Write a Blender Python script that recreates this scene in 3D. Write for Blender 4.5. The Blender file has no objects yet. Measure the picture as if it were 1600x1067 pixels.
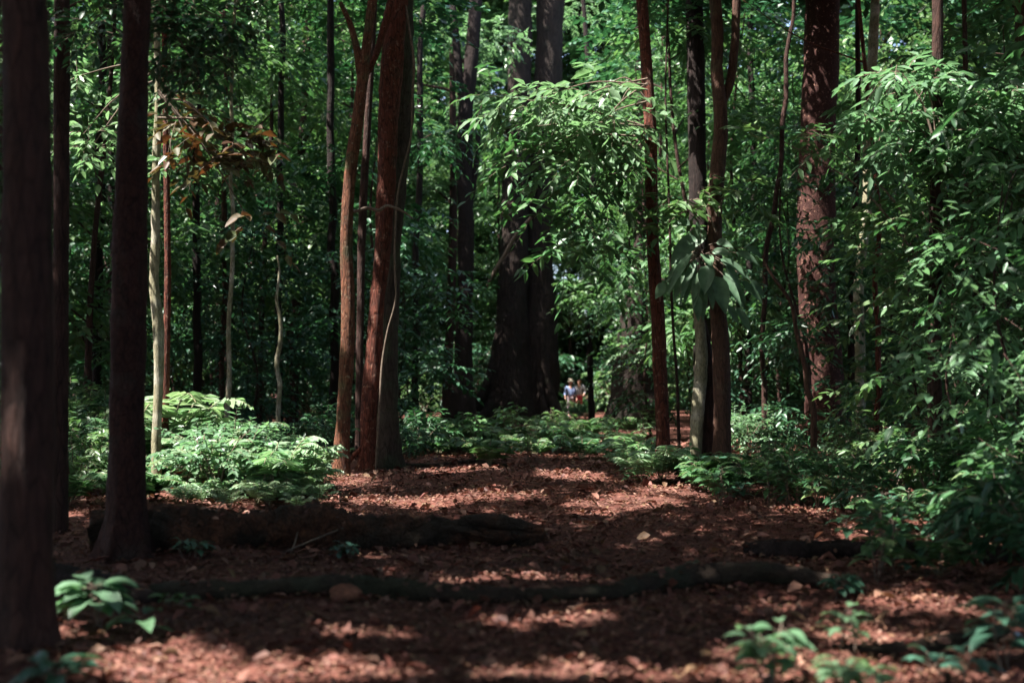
import bpy, math, random
import numpy as np
from mathutils import Vector

C = bpy.context.scene
col = C.collection
RNG = np.random.default_rng(7)
random.seed(7)

# ------------------------------------------------------------------ camera, sky, sun, exposure
W, H, FPX, EYE = 1600.0, 1067.0, 1778.0, 1.5
PITCH = math.atan((600 - H / 2) / FPX)
cam_d = bpy.data.cameras.new("camera")
cam_d.sensor_width = 36.0
cam_d.lens = 36.0 * FPX / W
cam_d.clip_start, cam_d.clip_end = 0.1, 2000
cam_d.dof.use_dof = True
cam_d.dof.focus_distance = 17.0
cam_d.dof.aperture_fstop = 0.95
cam = bpy.data.objects.new("camera", cam_d)
col.objects.link(cam)
cam.location = (0, 0, EYE)
cam.rotation_euler = (math.pi / 2 + PITCH, 0, 0)
C.camera = cam

SUN_EL, SUN_AZ = math.radians(60), math.radians(-114)      # azimuth measured from +Y towards +X: light from the left
SX, SY, SZ = math.sin(SUN_AZ) * math.cos(SUN_EL), math.cos(SUN_AZ) * math.cos(SUN_EL), math.sin(SUN_EL)

world = bpy.data.worlds.new("World")
C.world = world
world.use_nodes = True
nt = world.node_tree
sky = nt.nodes.new("ShaderNodeTexSky")
sky.sky_type = 'NISHITA'
sky.sun_disc = False
sky.sun_elevation = SUN_EL
sky.sun_rotation = SUN_AZ
bg = nt.nodes["Background"]
bg.inputs["Strength"].default_value = 0.11
sky.air_density, sky.dust_density, sky.ozone_density = .8, 3.0, .5
nt.links.new(sky.outputs[0], bg.inputs["Color"])

sun_d = bpy.data.lights.new("sun", 'SUN')
sun_d.energy = 5.0
sun_d.angle = math.radians(0.5)
sun_d.color = (1.0, 0.95, 0.88)
sun = bpy.data.objects.new("sun", sun_d)
col.objects.link(sun)
sun.rotation_euler = Vector((SX, SY, SZ)).to_track_quat('Z', 'Y').to_euler()
sun.location = (-20, 0, 40)

C.view_settings.view_transform = 'Standard'
C.view_settings.look = 'None'
C.view_settings.gamma = 1
C.view_settings.exposure = 2.45
C.render.engine = 'CYCLES'
C.cycles.max_bounces = 6
C.cycles.diffuse_bounces = 4
C.cycles.glossy_bounces = 2
C.cycles.transmission_bounces = 4
C.cycles.sample_clamp_indirect = 4.0

# ------------------------------------------------------------------ pixel <-> place
CP, SP = math.cos(PITCH), math.sin(PITCH)

def at(px, py, Y):
    """the point of the photograph's pixel at depth Y (metres ahead)"""
    a, b = (px - W / 2) / FPX, -(py - H / 2) / FPX
    dy, dz = CP - b * SP, SP + b * CP
    return np.array([a / dy * Y, Y, EYE + dz / dy * Y])

def gz(x, y):
    return (.030 * np.sin(.9 * x + .4 * y) + .022 * np.sin(1.7 * y - .6 * x + 1) + .016 * np.sin(2.9 * x + 1.3 * y + 2)
            + .010 * np.sin(5.1 * y + 4.3 * x))

def ground(px, py):
    a, b = (px - W / 2) / FPX, -(py - H / 2) / FPX
    dy, dz = CP - b * SP, SP + b * CP
    t = -EYE / dz
    x, y = a * t, dy * t
    return np.array([x, y, float(gz(x, y))])

# ------------------------------------------------------------------ mesh collecting
class MB:
    def __init__(s):
        s.v, s.f, s.n = [], [], 0
    def add(s, v, f):
        """v (n,3); f (m,k) indices local to v"""
        v = np.asarray(v, dtype=np.float32).reshape(-1, 3)
        f = np.asarray(f, dtype=np.int32)
        if len(v) == 0 or len(f) == 0:
            return
        s.v.append(v)
        s.f.append(f + s.n)
        s.n += len(v)
    def build(s, name, mat, parent=None, smooth=True, loc=None):
        v = np.concatenate(s.v)
        me = bpy.data.meshes.new(name)
        me.vertices.add(len(v))
        me.vertices.foreach_set("co", v.ravel())
        li = np.concatenate([f.ravel() for f in s.f])
        lt = np.concatenate([np.full(len(f), f.shape[1], np.int32) for f in s.f])
        ls = np.concatenate([[0], np.cumsum(lt)[:-1]]).astype(np.int32)
        me.loops.add(len(li))
        me.loops.foreach_set("vertex_index", li.astype(np.int32))
        me.polygons.add(len(lt))
        me.polygons.foreach_set("loop_start", ls)
        if smooth:
            me.polygons.foreach_set("use_smooth", np.ones(len(lt), dtype=bool))
        me.update(calc_edges=True)
        me.validate()
        me.materials.append(mat)
        o = bpy.data.objects.new(name, me)
        col.objects.link(o)
        if parent is not None:
            o.parent = parent
        if loc is not None:
            o.location = loc
        return o

def nrm(a):
    return a / np.maximum(np.linalg.norm(a, axis=-1, keepdims=True), 1e-9)

def leaves(mb, P, D, N, L, Wd, fold=.18, droop=.12):
    """leaf blades: 6 points, folded on the midrib, tip drooping"""
    n = len(P)
    L = np.broadcast_to(np.asarray(L, float), (n,))[:, None]
    Wd = np.broadcast_to(np.asarray(Wd, float), (n,))[:, None]
    D = nrm(D)
    S = nrm(np.cross(D, N))
    U = np.cross(S, D)
    dz = np.array([0, 0, -1.0])
    r1 = P + D * L * .32 + S * Wd * .5 + U * Wd * fold + dz * L * droop * .12
    r2 = P + D * L * .68 + S * Wd * .38 + U * Wd * fold * .7 + dz * L * droop * .45
    l1 = P + D * L * .32 - S * Wd * .5 + U * Wd * fold + dz * L * droop * .12
    l2 = P + D * L * .68 - S * Wd * .38 + U * Wd * fold * .7 + dz * L * droop * .45
    t = P + D * L + dz * L * droop
    V = np.stack([P, r1, r2, t, l2, l1], 1).reshape(-1, 3)
    b = (np.arange(n) * 6)[:, None]
    F = np.concatenate([b + np.array([[0, 1, 2, 3]]), b + np.array([[0, 3, 4, 5]])], 0)
    mb.add(V, F)

def leaves4(mb, P, D, N, L, Wd, fold=.15):
    n = len(P)
    L = np.broadcast_to(np.asarray(L, float), (n,))[:, None]
    Wd = np.broadcast_to(np.asarray(Wd, float), (n,))[:, None]
    D = nrm(D)
    S = nrm(np.cross(D, N))
    U = np.cross(S, D)
    r = P + D * L * .45 + S * Wd * .5 + U * Wd * fold
    l = P + D * L * .45 - S * Wd * .5 + U * Wd * fold
    V = np.stack([P, r, P + D * L, l], 1).reshape(-1, 3)
    b = (np.arange(n) * 4)[:, None]
    mb.add(V, np.concatenate([b + np.array([[0, 1, 2]]), b + np.array([[0, 2, 3]])], 0))

def bigleaf(mb, base, d, up, L, Wd, droop=.35, rows=9, wav=.05):
    """one large blade with a curved midrib and wavy rim"""
    d = nrm(np.asarray(d, float)); s = nrm(np.cross(d, up)); u = np.cross(s, d)
    V, ph = [], random.random() * 6
    for i in range(rows):
        t = i / (rows - 1)
        w = Wd * .5 * (math.sin(math.pi * min(1, t ** .75)) ** .8 if 0 < t < 1 else .03)
        c = base + d * L * (t - .12 * t * t) + np.array([0, 0, -1.]) * L * droop * t * t
        for k in (-1, -.5, 0, .5, 1):
            V.append(c + s * w * k + u * (abs(k) * w * .30 + wav * w * math.sin(t * 14 + ph + k * 2)))
    F = [[i * 5 + k, i * 5 + k + 1, (i + 1) * 5 + k + 1, (i + 1) * 5 + k] for i in range(rows - 1) for k in range(4)]
    mb.add(np.array(V), F)

def sprays(mb, O, D, LEN, n, lL, lW, droop=.25, twig=None, twig_r=.006, spread=1.0, four=False, keep=None, flat=.35):
    """leafy twigs: K origins O, directions D, n leaves each"""
    K = len(O)
    D = nrm(D)
    LEN = np.broadcast_to(np.asarray(LEN, float), (K,))
    t = (np.arange(n) + .6) / n
    side = nrm(np.cross(D, np.array([0, 0, 1.0]) + RNG.normal(0, .15, (K, 3))))
    t = np.clip(t[None, :] + RNG.normal(0, .25 / n, (K, n)), .08, 1)
    P = O[:, None] + D[:, None] * (LEN[:, None] * t)[..., None]
    P[..., 2] -= droop * LEN[:, None] * t * t
    sg = np.where(np.arange(n) % 2 == 0, 1, -1)[None, :, None]
    LD = D[:, None] * .65 + side[:, None] * sg * .8 * spread + RNG.normal(0, .22, (K, n, 3))
    LD[..., 2] -= .18 + droop * t
    NN = np.array([0, 0, 1.0]) + RNG.normal(0, flat, (K, n, 3))
    sz = RNG.uniform(.65, 1.2, (K, n)) * (1 - .25 * t)
    P, LD, NN, sz = P.reshape(-1, 3), LD.reshape(-1, 3), NN.reshape(-1, 3), sz.ravel()
    if keep is not None:
        k = keep(P)
        P, LD, NN, sz = P[k], LD[k], NN[k], sz[k]
    (leaves4 if four else leaves)(mb, P, LD, NN, sz * lL, sz * lW)
    if twig is not None:
        ts = np.linspace(0, 1, 5)
        Q = O[:, None] + D[:, None] * (LEN[:, None] * ts)[..., None]
        Q[..., 2] -= droop * LEN[:, None] * ts * ts
        for i in range(4):
            prisms(twig, Q[:, i], Q[:, i + 1], twig_r * (1 - .22 * i), twig_r * (1 - .22 * (i + 1)))

def prisms(mb, A, B, r0, r1, k=4):
    n = len(A)
    D = nrm(B - A)
    X = nrm(np.cross(D, np.array([.31, .77, .55])))
    Y = np.cross(D, X)
    an = np.arange(k) * 2 * math.pi / k
    ring = X[:, None] * np.cos(an)[None, :, None] + Y[:, None] * np.sin(an)[None, :, None]
    r0 = np.broadcast_to(np.asarray(r0, float), (n,))[:, None, None]
    r1 = np.broadcast_to(np.asarray(r1, float), (n,))[:, None, None]
    V = np.concatenate([A[:, None] + ring * r0, B[:, None] + ring * r1], 1).reshape(-1, 3)
    b = (np.arange(n) * 2 * k)[:, None]
    mb.add(V, np.concatenate([b + np.array([[i, (i + 1) % k, k + (i + 1) % k, k + i]]) for i in range(k)], 0))

def smooth_path(P, R, m):
    P, R = np.asarray(P, float), np.asarray(R, float)
    t = np.concatenate([[0], np.cumsum(np.linalg.norm(np.diff(P, axis=0), axis=1))])
    T = np.linspace(0, t[-1], m)
    n = len(P)
    if n < 3:
        return np.stack([np.interp(T, t, P[:, k]) for k in range(3)], 1), np.interp(T, t, R)
    tan = np.gradient(P, t, axis=0)
    i = np.clip(np.searchsorted(t, T, side='right') - 1, 0, n - 2)
    h = (t[i + 1] - t[i]); u = ((T - t[i]) / h)
    h, u = h[:, None], u[:, None]
    Q = ((2 * u ** 3 - 3 * u ** 2 + 1) * P[i] + (u ** 3 - 2 * u ** 2 + u) * h * tan[i] + (-2 * u ** 3 + 3 * u ** 2) * P[i + 1] + (u ** 3 - u ** 2) * h * tan[i + 1])
    return Q, np.interp(T, t, R)

def tube(mb, P, R, seg=16, m=None, rough=.04, lobes=None, freq=3.0, cap=True, seed=None):
    """a limb: rings along a smooth path, uneven radius; lobes(theta, height) widens the foot into buttresses"""
    P = np.asarray(P, float)
    m = m or max(6, len(P) * 6)
    Q, r = smooth_path(P, R, m)
    T = nrm(np.gradient(Q, axis=0))
    ref = np.array([1.0, 0, 0]) if abs(T[:, 2]).mean() > .6 else np.array([0, 0, 1.0])
    X = nrm(ref - T * (T @ ref)[:, None])
    Y = np.cross(T, X)
    an = np.arange(seg) * 2 * math.pi / seg
    s = np.arange(m) / m * np.linalg.norm(np.diff(Q, axis=0), axis=1).sum()
    ph = (seed if seed is not None else random.random()) * 10
    nz = (np.sin(2 * an[None] + freq * s[:, None] * .7 + ph) + .7 * np.sin(3 * an[None] - freq * s[:, None] * 1.3 + 2 * ph)
          + .5 * np.sin(5 * an[None] + freq * s[:, None] * 2.9 + 3 * ph) + .4 * np.sin(freq * s[:, None] * 4.7 + ph + an[None]))
    g = np.random.default_rng(int(ph * 1000)).normal(0, 1, (m, seg))
    g = (g + np.roll(g, 1, 1) + np.roll(g, -1, 1) + np.roll(g, 1, 0)) / 4
    rr = r[:, None] * (1 + rough * nz + (rough * .9 if seg >= 14 else 0) * g)
    if lobes is not None:
        rr = rr * lobes(an[None, :], Q[:, 2:3] - Q[0, 2])
    V = Q[:, None] + X[:, None] * (np.cos(an)[None] * rr)[..., None] + Y[:, None] * (np.sin(an)[None] * rr)[..., None]
    V = V.reshape(-1, 3)
    F = [[i * seg + k, i * seg + (k + 1) % seg, (i + 1) * seg + (k + 1) % seg, (i + 1) * seg + k] for i in range(m - 1) for k in range(seg)]
    mb.add(V, F)
    if cap:
        for e, fl in ((0, 1), (m - 1, 0)):
            c = np.concatenate([V[e * seg:(e + 1) * seg], Q[e:e + 1] + T[e] * r[e] * (.3 if fl == 0 else -.3)])
            mb.add(c, [[(k + 1) % seg, k, seg] if fl else [k, (k + 1) % seg, seg] for k in range(seg)])
    return Q, r

# ------------------------------------------------------------------ things
def tag(o, label=None, cat=None, group=None, kind=None):
    if label: o['label'] = label
    if cat: o['category'] = cat
    if group: o['group'] = group
    if kind: o['kind'] = kind
    return o

def thing(name, label, cat, loc=(0, 0, 0), rz=0, group=None):
    o = bpy.data.objects.new(name, None)
    o.empty_display_size = .2
    col.objects.link(o)
    o.location = loc
    o.rotation_euler = (0, 0, rz)
    return tag(o, label, cat, group)

def dup(root, loc, rz=0, sc=1.0, label=None, group=None, tilt=0):
    r = root.copy(); col.objects.link(r)
    r.location = loc; r.rotation_euler = (tilt, tilt * .6, rz); r.scale = (sc, sc, sc)
    if label: r['label'] = label
    if group: r['group'] = group
    for ch in list(root.children):
        c = ch.copy(); col.objects.link(c); c.parent = r
    return r

# ------------------------------------------------------------------ materials
def new_mat(name):
    m = bpy.data.materials.new(name); m.use_nodes = True
    n = m.node_tree.nodes
    return m, m.node_tree, n["Principled BSDF"], n["Material Output"]

def ramp(t, stops, fac, interp='LINEAR'):
    r = t.nodes.new("ShaderNodeValToRGB")
    cr = r.color_ramp; cr.interpolation = interp
    while len(cr.elements) < len(stops): cr.elements.new(.5)
    for e, (p, c) in zip(cr.elements, stops):
        e.position = p; e.color = (*c, 1)
    t.links.new(fac, r.inputs[0])
    return r.outputs[0]

def leaf_mat(name, cols, trans=.35, rough=.42, spec=.4, tcol=None):
    m, t, p, out = new_mat(name)
    g = t.nodes.new("ShaderNodeNewGeometry")
    oi = t.nodes.new("ShaderNodeObjectInfo")
    n = len(cols)
    c = ramp(t, [((i + .0) / max(1, n - 1), k) for i, k in enumerate(cols)], g.outputs["Random Per Island"])
    hs = t.nodes.new("ShaderNodeHueSaturation")
    mr = t.nodes.new("ShaderNodeMapRange")
    mr.inputs[3].default_value, mr.inputs[4].default_value = .47, .525
    t.links.new(oi.outputs["Random"], mr.inputs[0])
    t.links.new(mr.outputs[0], hs.inputs["Hue"])
    t.links.new(c, hs.inputs["Color"])
    # blade mottling
    tc = t.nodes.new("ShaderNodeTexCoord")
    nz = t.nodes.new("ShaderNodeTexNoise"); nz.inputs["Scale"].default_value = 9
    t.links.new(tc.outputs["Object"], nz.inputs["Vector"])
    v = t.nodes.new("ShaderNodeMapRange")
    v.inputs[1].default_value, v.inputs[2].default_value, v.inputs[3].default_value, v.inputs[4].default_value = .3, .7, .75, 1.25
    t.links.new(nz.outputs[0], v.inputs[0]); t.links.new(v.outputs[0], hs.inputs["Value"])
    t.links.new(hs.outputs[0], p.inputs["Base Color"])
    p.inputs["Roughness"].default_value = rough
    p.inputs["Specular IOR Level"].default_value = spec
    tr = t.nodes.new("ShaderNodeBsdfTranslucent")
    gm = t.nodes.new("ShaderNodeMixRGB"); gm.blend_type = 'MULTIPLY'; gm.inputs[0].default_value = 1
    gm.inputs[2].default_value = (*(tcol or (1.1, 1.38, .85)), 1)
    t.links.new(hs.outputs[0], gm.inputs[1]); t.links.new(gm.outputs[0], tr.inputs[0])
    mx = t.nodes.new("ShaderNodeMixShader"); mx.inputs[0].default_value = trans
    t.links.new(p.outputs[0], mx.inputs[1]); t.links.new(tr.outputs[0], mx.inputs[2]); t.links.new(mx.outputs[0], out.inputs[0])
    return m

def bark_mat(name, a, b, moss=None, moss_amt=.5, scale=1.0, bump=.5, stretch=.18, spots=None, rough=.85, crack=.7):
    m, t, p, out = new_mat(name)
    tc = t.nodes.new("ShaderNodeTexCoord")
    mp = t.nodes.new("ShaderNodeMapping"); mp.inputs["Scale"].default_value = (scale * 14, scale * 14, scale * 14 * stretch)
    t.links.new(tc.outputs["Object"], mp.inputs[0])
    n1 = t.nodes.new("ShaderNodeTexNoise"); n1.inputs["Scale"].default_value = 1.4; n1.inputs["Detail"].default_value = 7; n1.inputs["Roughness"].default_value = .65
    n1.inputs["Distortion"].default_value = .6
    t.links.new(mp.outputs[0], n1.inputs["Vector"])
    vo = t.nodes.new("ShaderNodeTexVoronoi"); vo.feature = 'DISTANCE_TO_EDGE'; vo.inputs["Scale"].default_value = 1.2
    t.links.new(mp.outputs[0], vo.inputs["Vector"])
    c = ramp(t, [(.3, b), (.5, tuple((x + y) / 2 for x, y in zip(a, b))), (.68, a)], n1.outputs[0])
    n2 = t.nodes.new("ShaderNodeTexNoise"); n2.inputs["Scale"].default_value = 2.3; n2.inputs["Detail"].default_value = 5
    t.links.new(tc.outputs["Object"], n2.inputs["Vector"])
    if moss:
        f = ramp(t, [(1 - moss_amt - .08, (0, 0, 0)), (1 - moss_amt + .08, (1, 1, 1))], n2.outputs[0])
        mx = t.nodes.new("ShaderNodeMixRGB"); mx.inputs[2].default_value = (*moss, 1)
        t.links.new(f, mx.inputs[0]); t.links.new(c, mx.inputs[1]); c = mx.outputs[0]
    if spots:
        v2 = t.nodes.new("ShaderNodeTexNoise"); v2.inputs["Scale"].default_value = 13; v2.inputs["Detail"].default_value = 6; v2.inputs["Roughness"].default_value = .7
        t.links.new(tc.outputs["Object"], v2.inputs["Vector"])
        f = ramp(t, [(.585, (0, 0, 0)), (.64, (1, 1, 1))], v2.outputs[0])
        mx = t.nodes.new("ShaderNodeMixRGB"); mx.inputs[2].default_value = (*spots, 1)
        t.links.new(f, mx.inputs[0]); t.links.new(c, mx.inputs[1]); c = mx.outputs[0]
    cr = ramp(t, [(.0, (.35, .33, .32)), (.09, (1, 1, 1))], vo.outputs[0])
    n3 = t.nodes.new("ShaderNodeTexNoise"); n3.inputs["Scale"].default_value = 6 * scale; n3.inputs["Detail"].default_value = 8; n3.inputs["Roughness"].default_value = .75
    t.links.new(tc.outputs["Object"], n3.inputs["Vector"])
    wr = ramp(t, [(.32, (.55, .55, .55)), (.5, (1, 1, 1)), (.7, (1.35, 1.3, 1.25))], n3.outputs[0])
    for q in (cr, wr):
        mu = t.nodes.new("ShaderNodeMixRGB"); mu.blend_type = 'MULTIPLY'; mu.inputs[0].default_value = crack if q is cr else .85
        t.links.new(c, mu.inputs[1]); t.links.new(q, mu.inputs[2]); c = mu.outputs[0]
    t.links.new(c, p.inputs["Base Color"])
    p.inputs["Roughness"].default_value = rough
    p.inputs["Specular IOR Level"].default_value = .2
    ad = t.nodes.new("ShaderNodeMath"); ad.operation = 'ADD'
    sm = t.nodes.new("ShaderNodeMath"); sm.operation = 'MINIMUM'; sm.inputs[1].default_value = .12
    t.links.new(vo.outputs[0], sm.inputs[0])
    t.links.new(n1.outputs[0], ad.inputs[0]); t.links.new(sm.outputs[0], ad.inputs[1])
    a3 = t.nodes.new("ShaderNodeMath"); a3.operation = 'MULTIPLY_ADD'; a3.inputs[1].default_value = .5
    t.links.new(n3.outputs[0], a3.inputs[0]); t.links.new(ad.outputs[0], a3.inputs[2]); ad = a3
    bp = t.nodes.new("ShaderNodeBump"); bp.inputs["Strength"].default_value = bump; bp.inputs["Distance"].default_value = .09 / scale
    t.links.new(ad.outputs[0], bp.inputs["Height"]); t.links.new(bp.outputs[0], p.inputs["Normal"])
    return m

def plain(name, c, rough=.8):
    m, t, p, out = new_mat(name)
    tc = t.nodes.new("ShaderNodeTexCoord")
    n = t.nodes.new("ShaderNodeTexNoise"); n.inputs["Scale"].default_value = 14; n.inputs["Detail"].default_value = 4
    t.links.new(tc.outputs["Object"], n.inputs["Vector"])
    k = ramp(t, [(.3, tuple(x * .8 for x in c)), (.7, tuple(min(1, x * 1.15) for x in c))], n.outputs[0])
    t.links.new(k, p.inputs["Base Color"]); p.inputs["Roughness"].default_value = rough
    return m

LEAF = leaf_mat("forest leaf", [(.044, .100, .044), (.074, .150, .060), (.056, .125, .053), (.105, .175, .070), (.048, .105, .048), (.066, .135, .060)])
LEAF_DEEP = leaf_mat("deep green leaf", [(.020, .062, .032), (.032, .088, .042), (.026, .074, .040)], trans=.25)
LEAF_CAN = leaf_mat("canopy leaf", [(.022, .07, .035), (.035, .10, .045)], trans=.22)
LEAF_PALE = leaf_mat("pale sunlit leaf", [(.075, .155, .080), (.115, .20, .115), (.09, .175, .085)], trans=.45, rough=.38, spec=.5, tcol=(1.2, 1.35, 1.0))  # paler colour also stands in for sun on the upper sprays
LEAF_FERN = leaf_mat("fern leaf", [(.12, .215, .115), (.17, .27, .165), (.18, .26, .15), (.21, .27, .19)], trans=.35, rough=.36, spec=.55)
LEAF_TEAL = leaf_mat("broad teal leaf", [(.032, .085, .058), (.045, .105, .066)], trans=.2, rough=.34, spec=.5)
LEAF_BIG = leaf_mat("large soft leaf", [(.085, .15, .085), (.065, .125, .068), (.105, .17, .095)], trans=.3, rough=.55, spec=.3)
LEAF_RUST = leaf_mat("rusty leaf", [(.05, .022, .014), (.062, .033, .017), (.05, .044, .019), (.048, .066, .026), (.075, .025, .014)], trans=.28, tcol=(1.3, .9, .5))
LITTER = leaf_mat("dead leaf", [(.050, .018, .012), (.088, .032, .021), (.125, .050, .033), (.064, .026, .017), (.22, .13, .085), (.088, .030, .021), (.14, .09, .045), (.040, .017, .012), (.165, .08, .054), (.10, .060, .036)], trans=.12, rough=.6, spec=.25, tcol=(1.1, .8, .6))
B_DARK = bark_mat("dark brown bark", (.062, .030, .023), (.022, .012, .010), scale=1.0, bump=.7)
B_BLACK = bark_mat("near black bark", (.024, .014, .012), (.010, .007, .006), scale=1.0, bump=.7)
B_DARK2 = bark_mat("dark plated bark", (.060, .023, .017), (.020, .009, .008), moss=(.05, .04, .032), moss_amt=.36, scale=1.2, bump=.8, stretch=.5)
B_RED = bark_mat("red brown bark", (.15, .044, .026), (.055, .017, .012), moss=(.085, .05, .036), moss_amt=.33, scale=1.1, bump=.9, crack=1.0, spots=(.21, .12, .085))
B_REDLIT = bark_mat("red bark with painted sun flecks", (.055, .020, .016), (.028, .011, .009), scale=1.5, bump=.5, stretch=.35, crack=.35, spots=(.26, .14, .10))  # pale flecks paint sunlight speckling into the bark colour
B_ORANGE = bark_mat("orange brown bark", (.17, .070, .036), (.07, .027, .017), moss=(.085, .085, .042), moss_amt=.40, scale=1.3, bump=.9, crack=1.0, spots=(.20, .16, .11))
B_GREY = bark_mat("grey green bark", (.065, .050, .038), (.025, .018, .015), moss=(.045, .05, .03), moss_amt=.45, scale=1.0, bump=.6)
B_BROWN = bark_mat("brown bark", (.10, .052, .034), (.040, .020, .015), moss=(.085, .07, .045), moss_amt=.35, scale=1.2, bump=.6)
B_PALE = bark_mat("pale lichen and sunlit bark", (.25, .235, .15), (.13, .115, .07), moss=(.36, .34, .28), moss_amt=.42, scale=2.0, bump=.3)
B_BUTT = bark_mat("buttress bark", (.034, .022, .017), (.013, .009, .008), moss=(.022, .021, .015), moss_amt=.35, scale=.55, bump=.7)
B_ROT = bark_mat("rotten log wood", (.16, .064, .033), (.030, .017, .012), moss=(.036, .026, .018), moss_amt=.5, scale=.9, bump=1.0, stretch=1)
B_MOSS = bark_mat("mossy dark wood", (.050, .034, .023), (.020, .014, .011), moss=(.034, .034, .020), moss_amt=.5, scale=1.6, bump=.8, stretch=1)
B_VINE = bark_mat("pale vine", (.20, .19, .12), (.10, .09, .05), scale=3, bump=.2)
B_TWIG = bark_mat("grey twig", (.17, .13, .10), (.08, .06, .045), scale=3, bump=.2)

# ------------------------------------------------------------------ ground
def build_ground():
    u = np.linspace(-1, 1, 241)
    xs = 6 * np.sinh(u * 4.9) / np.sinh(.6) * .6
    xs = np.sign(u) * (np.abs(u) * 14 + 400 * np.abs(u) ** 6)
    ys = 10 + np.sign(u) * (np.abs(u) * 16 + 420 * np.abs(u) ** 6)
    X, Y = np.meshgrid(xs, ys, indexing='xy')
    Z = gz(X, Y) * np.exp(-((X ** 2 + (Y - 15) ** 2) / 120 ** 2))
    V = np.stack([X, Y, Z], -1).reshape(-1, 3)
    n = len(u)
    i, j = np.meshgrid(np.arange(n - 1), np.arange(n - 1), indexing='ij')
    a = (i * n + j).ravel()
    mb = MB(); mb.add(V, np.stack([a, a + 1, a + n + 1, a + n], 1))
    m, t, p, out = new_mat("forest floor")
    tc = t.nodes.new("ShaderNodeTexCoord")
    vo = t.nodes.new("ShaderNodeTexVoronoi"); vo.inputs["Scale"].default_value = 17; vo.inputs["Randomness"].default_value = 1
    nz = t.nodes.new("ShaderNodeTexNoise"); nz.inputs["Scale"].default_value = 6; nz.inputs["Detail"].default_value = 8
    mixv = t.nodes.new("ShaderNodeMixRGB"); mixv.inputs[0].default_value = .06
    t.links.new(tc.outputs["Object"], nz.inputs["Vector"])
    t.links.new(tc.outputs["Object"], mixv.inputs[1]); t.links.new(nz.outputs["Color"], mixv.inputs[2])
    t.links.new(mixv.outputs[0], vo.inputs["Vector"])
    sp = t.nodes.new("ShaderNodeSeparateColor"); t.links.new(vo.outputs["Color"], sp.inputs[0])
    c = ramp(t, [(0, (.046, .015, .011)), (.25, (.076, .025, .018)), (.5, (.108, .040, .028)), (.75, (.066, .023, .016)), (1, (.15, .070, .050))], sp.outputs[0])
    n2 = t.nodes.new("ShaderNodeTexNoise"); n2.inputs["Scale"].default_value = .8; n2.inputs["Detail"].default_value = 6
    t.links.new(tc.outputs["Object"], n2.inputs["Vector"])
    mx = t.nodes.new("ShaderNodeMixRGB"); mx.inputs[2].default_value = (.045, .022, .017, 1)
    f = ramp(t, [(.45, (0, 0, 0)), (.65, (.6, .6, .6))], n2.outputs[0])
    t.links.new(f, mx.inputs[0]); t.links.new(c, mx.inputs[1]); t.links.new(mx.outputs[0], p.inputs["Base Color"])
    p.inputs["Roughness"].default_value = .9; p.inputs["Specular IOR Level"].default_value = .2
    bp = t.nodes.new("ShaderNodeBump"); bp.inputs["Strength"].default_value = .8; bp.inputs["Distance"].default_value = .03
    t.links.new(vo.outputs["Distance"], bp.inputs["Height"]); t.links.new(bp.outputs[0], p.inputs["Normal"])
    tag(mb.build("ground", m), kind="structure")
build_ground()

def build_litter():
    mb = MB()
    n = 125000
    y = 4.5 + 26 * RNG.random(n) ** 1.35
    x = RNG.uniform(-1, 1, n) * (y * .47 + .8)
    big = RNG.random(n) < .045
    L = np.where(big, RNG.uniform(.08, .14, n), RNG.uniform(.018, .052, n)) * (1 + .03 * (y - 8))
    a = RNG.uniform(0, 2 * math.pi, n)
    tilt = RNG.normal(0, .28, n)
    D = np.stack([np.cos(a), np.sin(a), tilt], 1)
    N = np.array([0, 0, 1.]) + RNG.normal(0, .35, (n, 3))
    P = np.stack([x, y, gz(x, y) + RNG.uniform(.004, .035, n)], 1)
    P[:, 2] += np.maximum(0, -tilt) * L
    leaves(mb, P, D, N, L, L * RNG.uniform(.32, .72, n), fold=.25, droop=.1)
    n = 900
    y = 4.8 + 17 * RNG.random(n) ** 1.3; x = RNG.uniform(-1, 1, n) * (y * .47 + .8)
    a = RNG.uniform(0, math.pi, n); L = RNG.uniform(.05, .22, n)
    A = np.stack([x, y, gz(x, y) + RNG.uniform(.01, .03, n)], 1); d = np.stack([np.cos(a) * L, np.sin(a) * L, RNG.normal(0, .05, n) * L], 1)
    prisms(mb, A, A + d * .5 + RNG.normal(0, .006, (n, 3)), .004, .0035); prisms(mb, A + d * .5, A + d, .0035, .002)
    for P, R in LOGS:        # leaves caught on the logs
        Q, r = smooth_path(P, R, 60)
        n = int(26 * np.linalg.norm(Q[-1] - Q[0]))
        i = RNG.integers(0, 59, n); a = RNG.normal(0, .5, n)
        p = Q[i] + (Q[i + 1] - Q[i]) * RNG.random(n)[:, None]
        T = nrm(Q[i + 1] - Q[i]); sd = np.stack([-T[:, 1], T[:, 0], 0 * a], 1)
        up = sd * np.sin(a)[:, None] + np.array([0, 0, 1.]) * np.cos(a)[:, None]
        b = RNG.uniform(0, 2 * math.pi, n); L = RNG.uniform(.03, .09, n)
        leaves(mb, p + up * (r[i] * 1.06 + .004)[:, None], T * np.cos(b)[:, None] + sd * np.sin(b)[:, None], up + RNG.normal(0, .2, (n, 3)), L, L * .55, fold=.2, droop=.1)
    tag(mb.build("leaf_litter", LITTER), "reddish brown fallen leaves carpeting the forest path", "leaf litter", kind="stuff")

# ------------------------------------------------------------------ gaps cut in the canopy so sun lands on chosen places
SPOTS = []     # (gx, gy, a, b) ellipses where a sun ray meets z = 0

def spot(p, a, b):
    SPOTS.append((p[0] - SX / SZ * p[2], p[1] - SY / SZ * p[2], a, b))

def gspot(px, py, rx, ry):
    g = ground(px, py)
    spot(g, .12 + rx * g[1] / FPX, max(.25, .08 + ry * g[1] ** 2 / (FPX * EYE)))

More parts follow.
